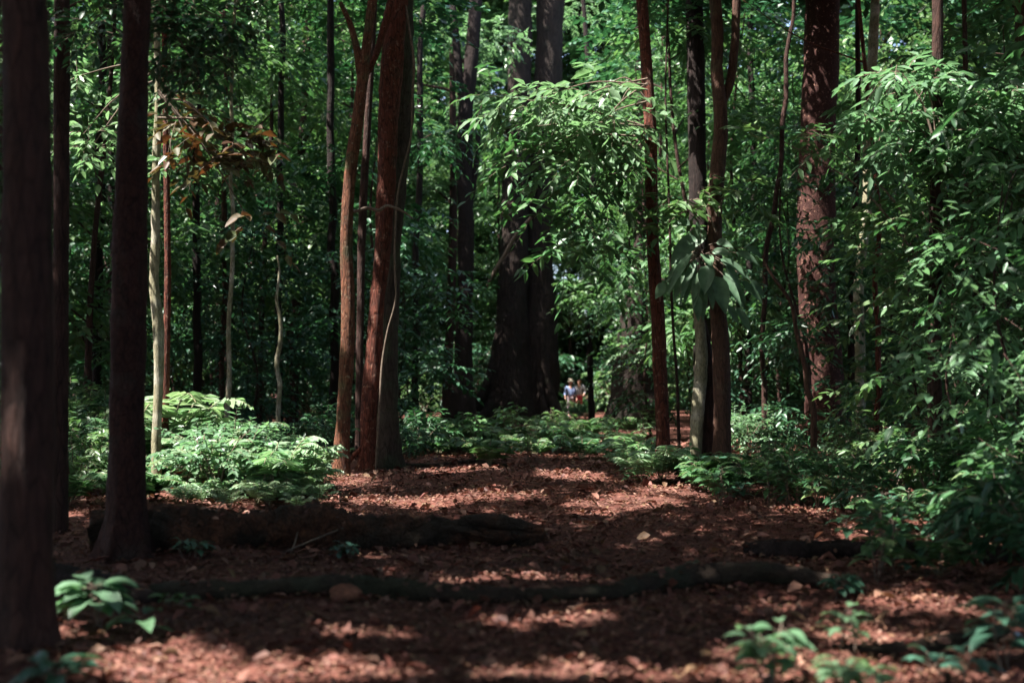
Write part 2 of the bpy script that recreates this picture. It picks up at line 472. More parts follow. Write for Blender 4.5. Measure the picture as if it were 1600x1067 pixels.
def sunlit(P):
    """True for canopy points that stand in a gap cut for the sun"""
    gx, gy = P[:, 0] - SX / SZ * P[:, 2], P[:, 1] - SY / SZ * P[:, 2]
    o = np.zeros(len(P), bool)
    j = 1 + RNG.normal(0, .12, len(P))
    for x, y, a, b in SPOTS:
        o |= ((gx - x) / a) ** 2 + ((gy - y) / b) ** 2 < j
    return o

spot(at(385, 715, 17.0), 1.9, 3.6)
spot(at(290, 650, 17.5), .9, 2.2)
for s in ((640, 780, 120, 9), (775, 774, 70, 7), (590, 772, 60, 9), (1000, 786, 75, 9), (940, 796, 40, 5), (830, 900, 90, 6), (690, 905, 30, 4), (835, 972, 75, 5), (930, 968, 40, 3),
          (380, 1055, 290, 26), (240, 1028, 120, 10), (560, 1000, 90, 5), (900, 1045, 180, 8), (110, 805, 22, 4), (1180, 700, 60, 14), (1430, 735, 30, 4), (1495, 728, 35, 4), (1480, 788, 25, 3),
          (1250, 800, 50, 5), (1490, 942, 50, 6), (1380, 940, 30, 4), (1500, 1040, 70, 8), (900, 745, 60, 7), (720, 735, 80, 5), (1060, 770, 40, 8), (1020, 735, 40, 14), (300, 776, 50, 4)):
    gspot(*s)
spot(at(150, 960, 6.95), .5, .4)
spot(at(1235, 1025, 6.0), .5, .45); spot(at(1340, 960, 7.0), .4, .35); spot(at(1330, 1045, 5.9), .45, .35)
spot(at(940, 160, 19.2), 1.3, 1.4); spot(at(880, 165, 19.2), 1.1, 1.1); spot(at(920, 225, 19.2), .7, .6); spot(at(860, 340, 19), .5, .5)
for q in ((1410, 120, .6), (1450, 130, .55), (1470, 190, .8), (1560, 170, .8), (1510, 215, .7), (1360, 180, .45), (1500, 150, .9), (1420, 170, .9), (1590, 210, .9), (1560, 330, .5), (1450, 300, .5), (1400, 420, .3), (1540, 450, .35), (1480, 520, .3), (1600, 400, .4)):
    spot(at(q[0], q[1], 14), q[2], q[2])
for yy in range(330, 580, 40): spot(at(1258, yy, 25.8), .34, .5)
for yy in range(260, 420, 40): spot(at(1354, yy, 24.8), .22, .4)
for yy in (210, 240, 270, 480, 500): spot(at(242, yy, 15.6), .16, .3)
for yy in range(250, 600, 60): spot(at(536, yy, 19), .14, .3)
for yy in range(120, 520, 60): spot(at(600, yy, 20), .16, .3)
for yy in range(500, 720, 40): spot(at(1083, yy, 19.2), .32, .35)
spot(at(1170, 655, 23), .9, 1.3); spot(at(1090, 415, 18.9), .7, .7)
for q in ((700, 690, 24), (850, 688, 24), (960, 690, 23), (780, 680, 26), (900, 675, 28)): spot(at(*q), .7, .8)
spot(at(1350, 630, 14), .35, .35); spot(at(1400, 600, 14), .3, .3); spot(at(1240, 560, 15), .25, .3); spot(at(1300, 700, 15), .5, .5)

for k in range(70):
    d = random.uniform(8, 22); px = random.uniform(-100, 1700); zz = random.choice([0, .5, 1, 2, 3, 4])
    if px < 300 and d < 12: continue
    r = random.uniform(.05, .2)
    spot(np.array([(px - 800) / FPX * d, d, zz]), r, r * random.uniform(1, 2.2))
for k in range(60):      # small soft flecks along the path
    d = 5.6 + 11 * random.random(); px = random.uniform(250, 1350); r = random.uniform(.10, .27)
    spot(np.array([(px - 800) / FPX * d, d, 0]), r * random.uniform(1, 2), r * .8)
for k in range(95):      # the thicket on the right catches more flecks
    d = random.uniform(9, 20); px = random.uniform(1180, 1650)
    spot(np.array([(px - 800) / FPX * d, d, random.uniform(.5, 2.5)]), random.uniform(.1, .3), random.uniform(.12, .32))

# ------------------------------------------------------------------ trees with a traced trunk
CANOPY = []      # (root, x, y): trees whose crowns close the roof of the forest

def flare(a, h, k=4, ph=0.0, sharp=2):
    return lambda th, z: 1 + a * np.exp(-np.maximum(z, 0) / h) * (.35 + .65 * (.5 + .5 * np.cos(k * th + ph)) ** sharp)

def trunk_from(path, d, top=None, taper=.8):
    """path: [(px, py, width px)] from foot to top at depth d -> points, radii from the ground up to height top"""
    P = [at(x, y, d) for x, y, w in path]
    R = [w / 2 / FPX * d for x, y, w in path]
    P[0][2] = float(gz(P[0][0], d)) - .06
    if top and top > P[-1][2] + .3:
        s = (P[-1] - P[-2]); s = s / max(.3, s[2])
        s[:2] = np.clip(s[:2], -.12, .12)
        z = P[-1][2]
        for k in (.5, 1.):
            q = P[-1 if k == .5 else -2] + s * (top - z) * k
            P.append(q); R.append(R[len(path) - 1] * (1 - (1 - taper) * k))
    return np.array(P), np.array(R)

def boughs(mb, P, R, n, reach, rise):
    for k in range(n):
        a = 2 * math.pi * (k + random.random() * .6) / n
        i = len(P) - 1 - (k % 2)
        b = P[i]
        e = b + np.array([math.cos(a) * reach, math.sin(a) * reach, rise * random.uniform(.6, 1.1)])
        mid = (b + e) / 2 + np.array([0, 0, -.2 * rise * random.random()])
        tube(mb, [b, mid, e], [R[i] * .55, R[i] * .35, R[i] * .12], seg=8, m=8, rough=.05)

def traced_tree(name, label, path, d, mat, seg=20, lobes=None, top=11.0, canopy=True, group=None, extra=None, rough=.035, cat="tree", m=None, bgh=4):
    P, R = trunk_from(path, d, top)
    base = P[0].copy(); base[2] += .06
    root = thing(name, label, cat, base, 0, group)
    mb = MB()
    tube(mb, P - base, R, seg=seg, m=m or 70, rough=rough, lobes=lobes)
    if bgh: boughs(mb, P - base, R, bgh, 2.4, 1.8)
    if extra: extra(mb, base)
    mb.build("trunk", mat, root)
    if canopy: CANOPY.append((root, P[-1][0], P[-1][1]))
    return root, base

def px_tube(mb, base, pts, d, rough=.04, seg=10, m=None):
    P = np.array([at(x, y, d + (q[0] if q else 0)) for x, y, w, *q in pts]); R = np.array([w / 2 / FPX * d for x, y, w, *q in pts])
    tube(mb, P - base, R, seg=seg, m=m, rough=rough)

T1, _ = traced_tree("forest_tree", "thick blurred dark brown trunk closest to us, cut by the picture's left edge",
    [(40, 1012, 84), (42, 850, 80), (43, 550, 76), (42, 250, 72), (40, 0, 72)], 6.45, B_DARK, seg=28, lobes=flare(.8, .2, 5, 1, 3), top=9.5)
T1b, _ = traced_tree("slender_tree", "thin black trunk close beside the thick blurred trunk at the left edge",
    [(94, 830, 26), (94, 600, 24), (96, 300, 24), (97, 0, 24)], 11.6, B_DARK, top=9.5)
T2, _ = traced_tree("forest_tree", "dark straight trunk with flaring root foot standing just before the big rotten log",
    [(196, 874, 60), (198, 800, 56), (199, 650, 55), (203, 400, 52), (207, 200, 46), (215, 0, 42)], 9.75, B_DARK2, seg=32, lobes=flare(1.15, .26, 5, 2.6, 3), top=9.5)

def t3x(mb, base):
    px_tube(mb, base, [(258, 470, 5), (262, 380, 11), (260, 300, 12), (257, 230, 10)], 15.75)
T3, T3base = traced_tree("slender_tree", "slim pale lichen-mottled crooked stem right of the dark flaring trunk",
    [(245, 772, 17), (244, 700, 15), (248, 600, 15), (247, 510, 17), (241, 440, 14), (243, 370, 14), (243, 300, 13), (245, 235, 14), (247, 170, 10), (246, 90, 10)], 15.6, B_PALE, seg=14, top=8.8, rough=.06, bgh=3)
T3c, _ = traced_tree("slender_tree", "thin reddish stem touching the slim pale mottled stem on its right",
    [(258, 668, 12), (260, 560, 11), (262, 430, 11), (261, 320, 10), (259, 200, 9)], 17.0, B_RED, seg=10, top=9.5, bgh=3)

def t4x(mb, base):
    px_tube(mb, base, [(566, 128, 15), (556, 70, 11), (548, 40, 9), (532, 5, 7)], 19)
T4, _ = traced_tree("leaning_tree", "slim orange brown tree leaning at left of the thick red stem, its foot in shadow",
    [(531, 742, 27), (536, 660, 23), (542, 560, 22), (544, 470, 21), (541, 380, 20), (545, 300, 19), (551, 240, 19), (560, 180, 18), (567, 120, 18), (574, 60, 15), (582, 0, 14)], 19.0, B_ORANGE, seg=18, lobes=flare(.9, .2, 4, 1, 3), extra=t4x)
def t5x(mb, base):
    px_tube(mb, base, [(566, 700, 9), (556, 708, 7), (546, 722, 6), (540, 742, 5)], 19.9)
    px_tube(mb, base, [(574, 115, 8), (586, 90, 10), (598, 50, 11), (610, 5, 12), (618, -30, 12)], 19.6)
T5, _ = traced_tree("leaning_tree", "bright red leaning stem fused along a thicker dark grey trunk",
    [(573, 712, 24), (577, 640, 25), (583, 560, 26), (589, 480, 25), (597, 400, 24), (602, 320, 27), (605, 240, 32), (609, 150, 34), (616, 60, 34), (622, 0, 32)], 20.0, B_RED, seg=22, lobes=flare(.7, .3, 3, 1, 3), extra=t5x, rough=.06)
T5b, _ = traced_tree("forest_tree", "dark grey green trunk just behind the bright red leaning stem",
    [(603, 708, 46), (604, 640, 36), (606, 560, 33), (608, 470, 30), (611, 390, 30), (617, 300, 36), (624, 200, 40), (626, 100, 42), (628, 0, 36)], 20.6, B_GREY, seg=24, lobes=flare(.4, .4, 5), rough=.06)
T5c, _ = traced_tree("slender_tree", "thin black trunk in the gap between the two leaning trees",
    [(560, 690, 12), (563, 500, 12), (566, 350, 13), (574, 200, 12), (580, 90, 11)], 22.5, B_DARK, seg=10, bgh=3, top=12)

def t6x(mb, base):
    px_tube(mb, base, [(727, 175, 16), (718, 120, 14), (712, 60, 12), (706, -10, 10)], 38)
    px_tube(mb, base, [(733, 330, 10), (745, 250, 9), (748, 180, 8)], 38)
T6, _ = traced_tree("forest_tree", "slim black trunk forking near the top, left of the giant buttressed tree",
    [(722, 664, 40), (724, 560, 27), (727, 450, 25), (728, 350, 25), (726, 250, 25), (727, 180, 24), (735, 110, 22), (740, 50, 22), (744, 0, 20)], 38.0, B_BLACK, seg=16, lobes=flare(.6, .8, 4), top=17, canopy=False, extra=t6x)

def buttress(mb, base, d, foot, top_at, thick):
    """a plank root: from a foot on the ground up into the trunk"""
    n = 9
    A = at(*foot, d); B = at(*top_at, d)
    P = []
    for i in range(n):
        t = i / (n - 1)
        x = A[0] + (B[0] - A[0]) * (1 - (1 - t) ** 2.2)
        P.append([x, d + (1 - t) * (-.8), max(-.1, (B[2]) * t ** 1.5)])
    P = np.array(P) - base
    tube(mb, P, np.linspace(thick, thick * .7, n), seg=10, m=22, rough=.08)
    # web between the root's back and the trunk
    V, F = [], []
    for i in range(n):
        p = P[i]
        for yy in (-thick * .6, thick * .6):
            V.append([p[0], p[1] + yy, p[2]]); V.append([B[0] - base[0], (d - base[1]) + yy, p[2] * .98]); V.append([p[0], p[1] + yy, -.2]);
    for i in range(n - 1):
        for s in (0, 3):
            a, b = i * 6 + s, (i + 1) * 6 + s
            F.append([a, a + 1, b + 1, b])
    mb.add(np.array(V), F)

def t7x(mb, base):
    px_tube(mb, base, [(838, 665, 66), (844, 560, 60), (845, 470, 46), (843, 380, 40), (846, 250, 38), (856, 130, 42), (860, 0, 44), (866, -160, 40)], 44.4, seg=20, m=50)
    for f, t, th in (((700, 664), (782, 470), .22), ((738, 668), (790, 500), .2), ((885, 664), (846, 470), .22), ((818, 672), (812, 520), .22), ((768, 672), (800, 520), .2), ((858, 672), (842, 520), .2)):
        buttress(mb, base, 44.0, f, t, th)
T7, _ = traced_tree("buttressed_tree", "giant dark double-trunked tree with spreading plank roots at the end of the path",
    [(796, 662, 74), (798, 580, 62), (800, 500, 50), (803, 400, 44), (806, 280, 42), (811, 150, 38), (813, 0, 38)], 44.0, B_BUTT, seg=28, lobes=flare(.5, 1.6, 5, 1, 2), top=22, canopy=False, extra=t7x)

def t8x(mb, base):
    for f, t, th in (((930, 668), (978, 500), .16), ((952, 670), (985, 480), .16), ((1022, 668), (1002, 500), .16)):
        buttress(mb, base, 39.0, f, t, th)
T8, _ = traced_tree("buttressed_tree", "dark tree with flared buttress foot behind the slim straight red trunk",
    [(990, 668, 78), (990, 590, 62), (990, 510, 46), (996, 440, 26), (1000, 370, 18), (1001, 280, 16), (1000, 150, 16), (999, 0, 16)], 39.0, B_BUTT, seg=24, lobes=flare(.4, 1.2, 4, 1), top=17, canopy=False, extra=t8x)

T9, T9base = traced_tree("forest_tree", "slim smooth red trunk, slightly bowed, standing right of the path's end",
    [(1037, 738, 24), (1035, 660, 22), (1031, 570, 22), (1027, 480, 21), (1021, 400, 20), (1018, 310, 19), (1017, 220, 19), (1012, 130, 19), (1007, 60, 18), (1003, 0, 18)], 19.7, B_RED, seg=20, lobes=flare(.9, .16, 4, .5, 3), rough=.03)
T10, _ = traced_tree("forest_tree", "dark trunk half hidden behind the brown trunk with a lit left edge",
    [(1100, 690, 32), (1098, 500, 30), (1092, 350, 29), (1089, 220, 28), (1087, 100, 28), (1085, 0, 28)], 27.0, B_BLACK, seg=18, top=13)
def t11x(mb, base):
    px_tube(mb, base, [(1121, 175, 15), (1139, 135, 15), (1147, 80, 14), (1151, 0, 13), (1153, -30, 12)], 19.05)
T11, _ = traced_tree("forest_tree", "tall wavy brown trunk lit on its left edge, beside the short pale stem",
    [(1127, 742, 30), (1128, 660, 28), (1128, 580, 27), (1122, 490, 25), (1117, 400, 24), (1117, 320, 23), (1123, 250, 23), (1126, 180, 21), (1120, 110, 20), (1121, 50, 19), (1117, 0, 18)], 19.0, B_BROWN, seg=20, lobes=flare(.8, .18, 5, 1, 3), extra=t11x, rough=.05)
T12, T12base = traced_tree("big_leaved_tree", "short pale yellowish stem topped by very large drooping leaves",
    [(1084, 744, 24), (1087, 690, 20), (1092, 620, 20), (1096, 560, 19), (1093, 500, 17), (1086, 450, 14), (1084, 410, 11), (1088, 370, 9)], 19.2, B_PALE, seg=16, top=None, canopy=False, rough=.05, bgh=0)
def t12x():
    mb = MB()
    px_tube(mb, T12base, [(1104, 744, 20), (1108, 640, 20), (1104, 540, 16), (1098, 500, 10)], 19.35)
    mb.build("dark_side", B_DARK, T12)  # dark tube stands for the pale stem's darker right side
t12x()
T13, _ = traced_tree("forest_tree", "thick dark red trunk with a sunlit flecked patch, rising behind the right bushes",
    [(1296, 694, 76), (1289, 610, 62), (1281, 520, 58), (1275, 430, 58), (1275, 330, 58), (1278, 200, 55), (1283, 100, 54), (1285, 0, 54)], 26.0, B_REDLIT, seg=30, lobes=flare(.4, .6, 5), top=13, rough=.02)
T14, _ = traced_tree("slender_tree", "slim brown trunk with bright white sunlit blotches right of the thick red trunk",
    [(1345, 700, 17), (1344, 560, 16), (1342, 440, 16), (1351, 360, 15), (1357, 290, 16), (1356, 200, 16), (1362, 110, 15), (1368, 0, 14)], 25.0, B_PALE, seg=14, top=13, rough=.06)  # pale bark colour stands in for sunlit blotches on a brown trunk
T15, _ = traced_tree("slender_tree", "thin black sapling stem between the thick red trunk and the white-blotched trunk",
    [(1330, 705, 12), (1331, 480, 11), (1336, 330, 10), (1341, 200, 9), (1340, 60, 8)], 26.5, B_DARK, seg=10, top=13, bgh=3)
T16, T16base = traced_tree("forest_tree", "slim dark reddish trunk among the leaf layers at upper right",
    [(1462, 780, 24), (1461, 640, 22), (1460, 500, 20), (1462, 350, 19), (1464, 200, 18), (1465, 0, 17)], 14.2, B_DARK, seg=14, top=9.5)
T18, _ = traced_tree("slender_tree", "dark curving sapling stem at right, close to the picture's right edge",
    [(1540, 760, 12), (1536, 620, 11), (1531, 500, 11), (1521, 400, 10), (1512, 320, 9), (1510, 200, 8)], 16.0, B_DARK, seg=10, top=9.5, bgh=2)
T19, _ = traced_tree("forest_tree", "reddish trunk sliced by the picture's right edge, seen near the top",
    [(1612, 760, 40), (1608, 400, 34), (1602, 100, 30), (1600, 0, 30)], 17.5, B_BROWN, seg=14, top=10)
# thin stems deep on the left and right
for lab, path, d, mt in (
    ("thin black stem left of the dark flaring trunk, deep in shade", [(152, 680, 15), (153, 450, 15), (156, 250, 14), (158, 60, 12)], 27, B_BLACK),
    ("black stem hugging the left side of the dark flaring trunk", [(176, 690, 12), (174, 450, 12), (175, 250, 11), (172, 60, 10)], 29, B_BLACK),
    ("thin dark stem in the shade right of the reddish thin stem", [(308, 660, 14), (308, 500, 13), (305, 380, 12), (306, 200, 11), (310, 0, 10)], 26, B_BLACK),
    ("pale greenish pole-thin sapling rising behind the sunlit ferns", [(355, 668, 9), (358, 580, 8), (362, 450, 7), (363, 330, 7), (362, 200, 6), (365, 60, 5)], 23, B_PALE),
    ("pole-thin brown sapling just left of the pale greenish one", [(349, 660, 8), (350, 500, 8), (349, 330, 7), (352, 150, 6)], 28, B_BROWN),
    ("short pale sapling behind the right end of the sunlit ferns", [(437, 668, 8), (437, 600, 8), (436, 540, 7), (434, 470, 5), (435, 400, 3)], 24, B_PALE),
    ("dark thin stem midway between the short pale sapling and the slim orange tree", [(438, 672, 11), (437, 420, 11), (438, 200, 10), (440, 0, 9)], 31, B_BLACK),
    ("black stem left of the slim orange leaning tree", [(523, 690, 15), (522, 500, 14), (519, 330, 13), (516, 200, 12), (518, 30, 11)], 28, B_BLACK),
    ("thin dark stem midway between the leaning trees and the forked black trunk", [(652, 670, 11), (650, 450, 11), (655, 250, 10), (661, 0, 9)], 34, B_BLACK),
    ("thin winding stem just left of the thick red trunk", [(1196, 690, 9), (1190, 560, 8), (1196, 420, 8), (1213, 300, 8), (1224, 190, 8), (1230, 90, 7), (1240, 0, 6)], 24, B_DARK),
    ("slanting brown sapling stem in front of the foot of the thick red trunk", [(1274, 680, 10), (1268, 630, 10), (1255, 560, 9), (1243, 515, 7), (1230, 460, 6), (1190, 400, 4)], 18, B_BROWN),
    ("black background stem between the thick red trunk and the wavy brown trunk", [(1168, 680, 12), (1170, 450, 11), (1176, 250, 10), (1172, 0, 9)], 33, B_BLACK),
    ("thin dark stem between the giant tree and the flared dark tree", [(925, 664, 10), (922, 480, 10), (926, 300, 9), (921, 100, 8)], 46, B_BLACK),
    ("reddish background stem under the leaf layers at right", [(1372, 690, 10), (1371, 560, 9), (1369, 420, 8), (1372, 300, 7)], 22, B_RED)):
    short = path[-1][1] > 380
    pp = [path[0]]
    for (x0, y0, w0), (x1, y1, w1) in zip(path[:-1], path[1:]):
        for t in (.33, .67): pp.append((x0 + (x1 - x0) * t + random.uniform(-3.5, 3.5), y0 + (y1 - y0) * t, w0 + (w1 - w0) * t))
        pp.append((x1 + random.uniform(-2, 2), y1, w1))
    path = pp
    traced_tree("slender_tree", lab, path, d, mt, seg=10, top=None if short else 1.5 + d * .40, canopy=(not short) and d < 25, bgh=0 if short else 3)

# ------------------------------------------------------------------ leafy boughs of the traced trees
def blob_sprays(n, c, r, out=None, up=.0, surf=.45):
    """n spray origins in an ellipsoid at c with radii r, pointing outwards"""
    v = nrm(RNG.normal(0, 1, (n, 3)))
    k = RNG.random(n) ** surf
    O = np.asarray(c) + v * k[:, None] * np.asarray(r)
    D = v * np.array([1, 1, .35]) + RNG.normal(0, .35, (n, 3))
    D[:, 2] += up
    if out is not None: D = D + np.asarray(out)
    return O, D

def leafy(root, base, name, mat, blobs, d, lL, lW, twigs=True, n=9, LEN=.7, droop=.25, limb=None, limb_mat=None):
    """blobs: [(px, py, rx px, ry px, count, depth offset)]"""
    mb, tw = MB(), MB()
    for px, py, rx, ry, cnt, *dd in blobs:
        D = d + (dd[0] if dd else 0)
        c = at(px, py, D) - base
        O, Dr = blob_sprays(cnt, c, (rx * D / FPX, rx * D / FPX * .8, ry * D / FPX))
        sprays(mb, O, Dr, RNG.uniform(.6, 1.1, cnt) * LEN, n, lL, lW, droop=droop, twig=tw if twigs else None)
        if limb is not None:
            a = at(*limb, d) - base
            tube(tw, [a + np.array([0, 0, random.uniform(-.35, .25)]), (a + c) / 2 + np.array([0, 0, .15]), c], [.018, .013, .006], seg=6, m=10)
    o = mb.build(name, mat, root)
    if twigs: tw.build("twigs", limb_mat or B_TWIG, root)
    return o

leafy(T9, T9base, "leafy_branch", LEAF_PALE, [(940, 140, 70, 16, 20), (870, 175, 95, 20, 30), (930, 215, 80, 28, 28), (965, 170, 50, 30, 14), (840, 155, 70, 14, 12), (900, 250, 70, 25, 14)], 19.2, .34, .125, n=8, LEN=.85, droop=.5, limb=(1012, 130))
leafy(T9, T9base, "lower_foliage", LEAF, [(870, 290, 95, 50, 24), (930, 320, 70, 55, 18), (800, 240, 40, 25, 8), (980, 270, 30, 40, 8), (815, 200, 25, 30, 5), (880, 390, 50, 45, 10), (765, 150, 20, 20, 5), (930, 370, 40, 40, 12)], 19.0, .29, .105, n=8, LEN=.8, droop=.4, limb=(1015, 210))
leafy(T16, T16base, "leaf_layers", LEAF_PALE, [(1410, 115, 45, 12, 16), (1450, 140, 60, 14, 22), (1560, 150, 60, 20, 26), (1480, 180, 100, 18, 36), (1540, 215, 80, 22, 36), (1390, 190, 60, 15, 18), (1420, 240, 70, 16, 18)], 13.8, .24, .085, n=9, LEN=.6, droop=.45, limb=(1464, 230))
leafy(T16, T16base, "lower_foliage", LEAF, [(1530, 290, 90, 35, 44), (1440, 330, 90, 40, 34), (1560, 380, 60, 60, 34), (1500, 420, 70, 60, 30), (1580, 480, 50, 60, 24), (1420, 410, 60, 40, 18), (1225, 222, 60, 12, 7), (1300, 226, 40, 10, 4)], 14.0, .21, .085, n=8, LEN=.6, droop=.25, limb=(1461, 400))
leafy(T3, T3base, "rusty_foliage", LEAF_RUST, [(330, 200, 45, 25, 17), (370, 235, 45, 25, 17), (300, 240, 35, 30, 11), (390, 345, 22, 14, 4), (280, 180, 25, 25, 7), (400, 265, 25, 15, 6)], 15.0, .26, .13, n=5, LEN=.6, droop=.3, limb=(247, 150))
leafy(T3, T3base, "green_foliage", LEAF_PALE, [(130, 210, 35, 15, 12), (140, 235, 40, 15, 14), (260, 140, 40, 25, 16), (270, 265, 25, 20, 6), (120, 120, 25, 15, 6)], 15.6, .2, .085, n=7, LEN=.6, limb=(246, 120))
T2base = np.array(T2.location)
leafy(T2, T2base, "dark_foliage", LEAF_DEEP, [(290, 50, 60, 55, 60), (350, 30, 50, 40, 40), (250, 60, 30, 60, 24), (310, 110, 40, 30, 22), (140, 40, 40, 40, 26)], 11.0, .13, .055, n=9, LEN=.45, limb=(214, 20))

leafy(T11, np.array(T11.location), "leafy_twig", LEAF, [(1060, 320, 28, 28, 9), (1040, 350, 18, 40, 6), (1090, 300, 25, 20, 6), (1160, 300, 30, 40, 8)], 18.8, .32, .11, n=6, LEN=.5, limb=(1119, 330))

def big_leaves():
    mb = MB()
    c = [(1095, 375), (1110, 395), (1088, 385), (1105, 420), (1118, 430)]
    spec = [(1090, 372, -.8, -.45, .68, .34), (1082, 395, -.8, -.9, .80, .15), (1088, 405, -.65, -1.1, .85, .13), (1092, 425, -.25, -1, .62, .17), (1078, 400, -1, -.6, .7, .15),
            (1108, 430, .1, -1.0, .55, .2), (1118, 432, .35, -1.0, .62, .32), (1128, 425, .9, -.8, .72, .16), (1125, 405, 1.0, -.35, .7, .15), (1130, 430, .7, -1.0, .66, .15),
            (1112, 395, .7, .15, .5, .17), (1078, 352, -.5, .3, .45, .2), (1100, 398, .1, -.2, .45, .24), (1070, 425, -.6, -1.0, .55, .17), (1138, 450, .8, -.7, .5, .19), (1100, 450, -.1, -1, .55, .16),
            (1150, 395, 1, -.2, .5, .17), (1158, 440, 1, -.6, .55, .16), (1048, 440, -.8, -.6, .4, .2), (1150, 480, .6, -.8, .5, .16), (1105, 415, -.2, -.9, .5, .3)]
    st = MB()
    hub = at(1092, 400, 19.0) - T12base
    for x, y, dx, dz, L, w in spec:
        for k in range(2):
            q = at(x + random.uniform(-22, 22) * k, y + random.uniform(-16, 16) * k, 18.8 + random.uniform(-.5, .3)) - T12base
            dirv = np.array([dx + random.uniform(-.2, .2) * k, random.uniform(-.6, .2), dz + random.uniform(-.2, .2) * k])
            bigleaf(mb, q, dirv, np.array([random.uniform(-.25, .25), -.9, .45]), L * (.85 - .2 * k), w * .9, droop=.35)
            tube(st, [hub, (hub + q) / 2 + np.array([0, 0, .06]), q], [.007, .006, .005], seg=5, m=6)
    mb.build("large_leaves", LEAF_BIG, T12); st.build("leaf_stalks", B_TWIG, T12)
big_leaves()

# ------------------------------------------------------------------ vines and dead twigs on the leaning trees
def vine(name, label, pts, d, mat, cat="vine"):
    P = np.array([at(x, y, d + (q[0] if q else 0)) for x, y, w, *q in pts]); R = np.array([w / 2 / FPX * d for x, y, w, *q in pts])
    base = P[np.argmin(P[:, 2])].copy()
    mb = MB(); tube(mb, P - base, R, seg=8, m=len(P) * 6, rough=.06)
    return tag(mb.build(name, mat, None, loc=base), label, cat)
vine("hanging_vine", "thin pale green vine looping down the right side of the dark grey trunk",
     [(634, 10, 4), (640, 50, 4), (646, 90, 4), (644, 160, 4), (642, 215, 3.5), (632, 255, 3.5), (622, 300, 3.5), (618, 345, 3.5), (617, 420, 3.5), (618, 470, 3.5), (606, 515, 3), (598, 560, 3.5), (594, 620, 4), (590, 680, 3.5), (587, 738, 3)], 19.9, B_TWIG)
vine("dead_twig", "bare pale twig arching across the red leaning stem", [(549, 333, 4), (560, 329, 5), (575, 325, 5), (592, 329, 5), (604, 322, 5), (620, 326, 4), (634, 333, 3), (645, 342, 2)], 19.3, B_TWIG, "twig")
vine("liana", "thin straight liana hanging beside the foot of the red leaning stem", [(588, 738, 4), (590, 660, 5), (595, 560, 4), (600, 430, 4), (606, 300, 3), (612, 160, 3)], 20.2, B_VINE)
vine("bare_branch", "bare slanting branch left of the giant buttressed tree", [(758, 452, 4), (775, 420, 5), (790, 395, 5), (808, 365, 6), (830, 340, 5)], 30, B_TWIG, "branch")
vine("liana", "dark thin liana hanging between the red trunk and the wavy brown trunk", [(1062, 745, 5), (1058, 600, 5), (1050, 480, 4), (1046, 330, 4), (1040, 150, 3), (1044, 0, 3)], 21, B_DARK)

# ------------------------------------------------------------------ logs, roots, stone
LOGS = []
def log(name, label, pts, R, mat, rough=.1, seg=18, m=50, extra=None, cat="log", sink=.3):
    P = np.array(pts, float); R = np.array(R, float)
    P[:, 2] = gz(P[:, 0], P[:, 1]) + R * (1 - sink) + (P[:, 2] if P.shape[1] > 2 else 0)
    LOGS.append((P.copy(), R.copy()))
    base = P[len(P) // 2].copy(); base[2] = float(gz(base[0], base[1]))
    root = thing(name, label, cat, base)
    mb = MB(); tube(mb, P - base, R, seg=seg, m=m, rough=rough, freq=5)
    mb.build("log_body", mat, root)
    if extra: extra(root, base)
    return root
def gp(px, py, dz=0.0):
    g = ground(px, py); return [g[0], g[1], dz]

def l1x(root, base):
    mb = MB()
    for x, y, dx, L, r in ((492, 795, -.02, .2, .05), (478, 797, -.16, .16, .04), (506, 797, .10, .17, .045), (465, 800, -.2, .12, .03)):
        p = at(x, y + 18, 10.9) - base
        tube(mb, [p, p + np.array([dx * .5, 0, L * .6]), p + np.array([dx, .03, L])], [r * 1.6, r, r * .15], seg=8, m=8, rough=.15)
    mb.build("splintered_stub", B_ROT, root)
    mb = MB()
    for a, b, r in (((700, 842), (560, 815), .035), ((770, 840), (640, 818), .045), ((850, 828), (720, 812), .06), ((846, 836), (740, 838), .05)):
        p, q = at(*a, 10.55) - base, at(*b, 10.65) - base
        tube(mb, [p, (p + q) / 2 + np.array([0, -.05, .03]), q], [r * .4, r, r * .7], seg=9, m=16, rough=.2)
    mb.build("rotten_splinter", B_ROT, root)
log("rotten_log", "big crumbling dark log lying across the left of the path, with a splintered stub",
    [gp(150, 866), gp(260, 866), gp(360, 862), gp(470, 858), gp(560, 856), gp(650, 853), gp(740, 850), gp(810, 846), gp(852, 842)],
    [.19, .20, .185, .20, .165, .16, .13, .12, .05], B_ROT, rough=.15, seg=40, m=170, extra=l1x)
log("fallen_branch", "long thin dark mossy branch winding across the whole path in front of the rotten log",
    [gp(150, 935), gp(250, 940), gp(360, 944), gp(470, 946), gp(600, 940), gp(700, 944), gp(850, 945), gp(950, 940), gp(1020, 926), gp(1090, 912, .02), gp(1200, 914, .02), gp(1300, 924)],
    [.05, .065, .06, .068, .074, .058, .054, .058, .070, .082, .08, .05], B_MOSS, rough=.13, m=120, sink=.05)
log("mossy_log", "short mossy dark log behind the thick blurred trunk at left", [gp(20, 915), gp(90, 925), gp(180, 935), gp(245, 948)], [.13, .13, .11, .05], B_BLACK, rough=.1)
log("mossy_log", "mossy dark log in the shade under the right bushes", [gp(1165, 862), gp(1210, 866), gp(1330, 868), gp(1450, 878), gp(1570, 892)], [.06, .09, .085, .08, .07], B_BLACK, rough=.1)
log("fallen_branch", "dark low branch on the ground at lower right, nearest the camera", [gp(1300, 1000), gp(1390, 1005), gp(1480, 998), gp(1580, 990)], [.03, .045, .045, .04], B_MOSS, rough=.1)
log("fallen_branch", "thin dark branch lying at the far end of the leafy path", [gp(615, 727), gp(680, 729), gp(740, 727), gp(800, 730)], [.03, .04, .045, .03], B_MOSS, rough=.08, m=30)
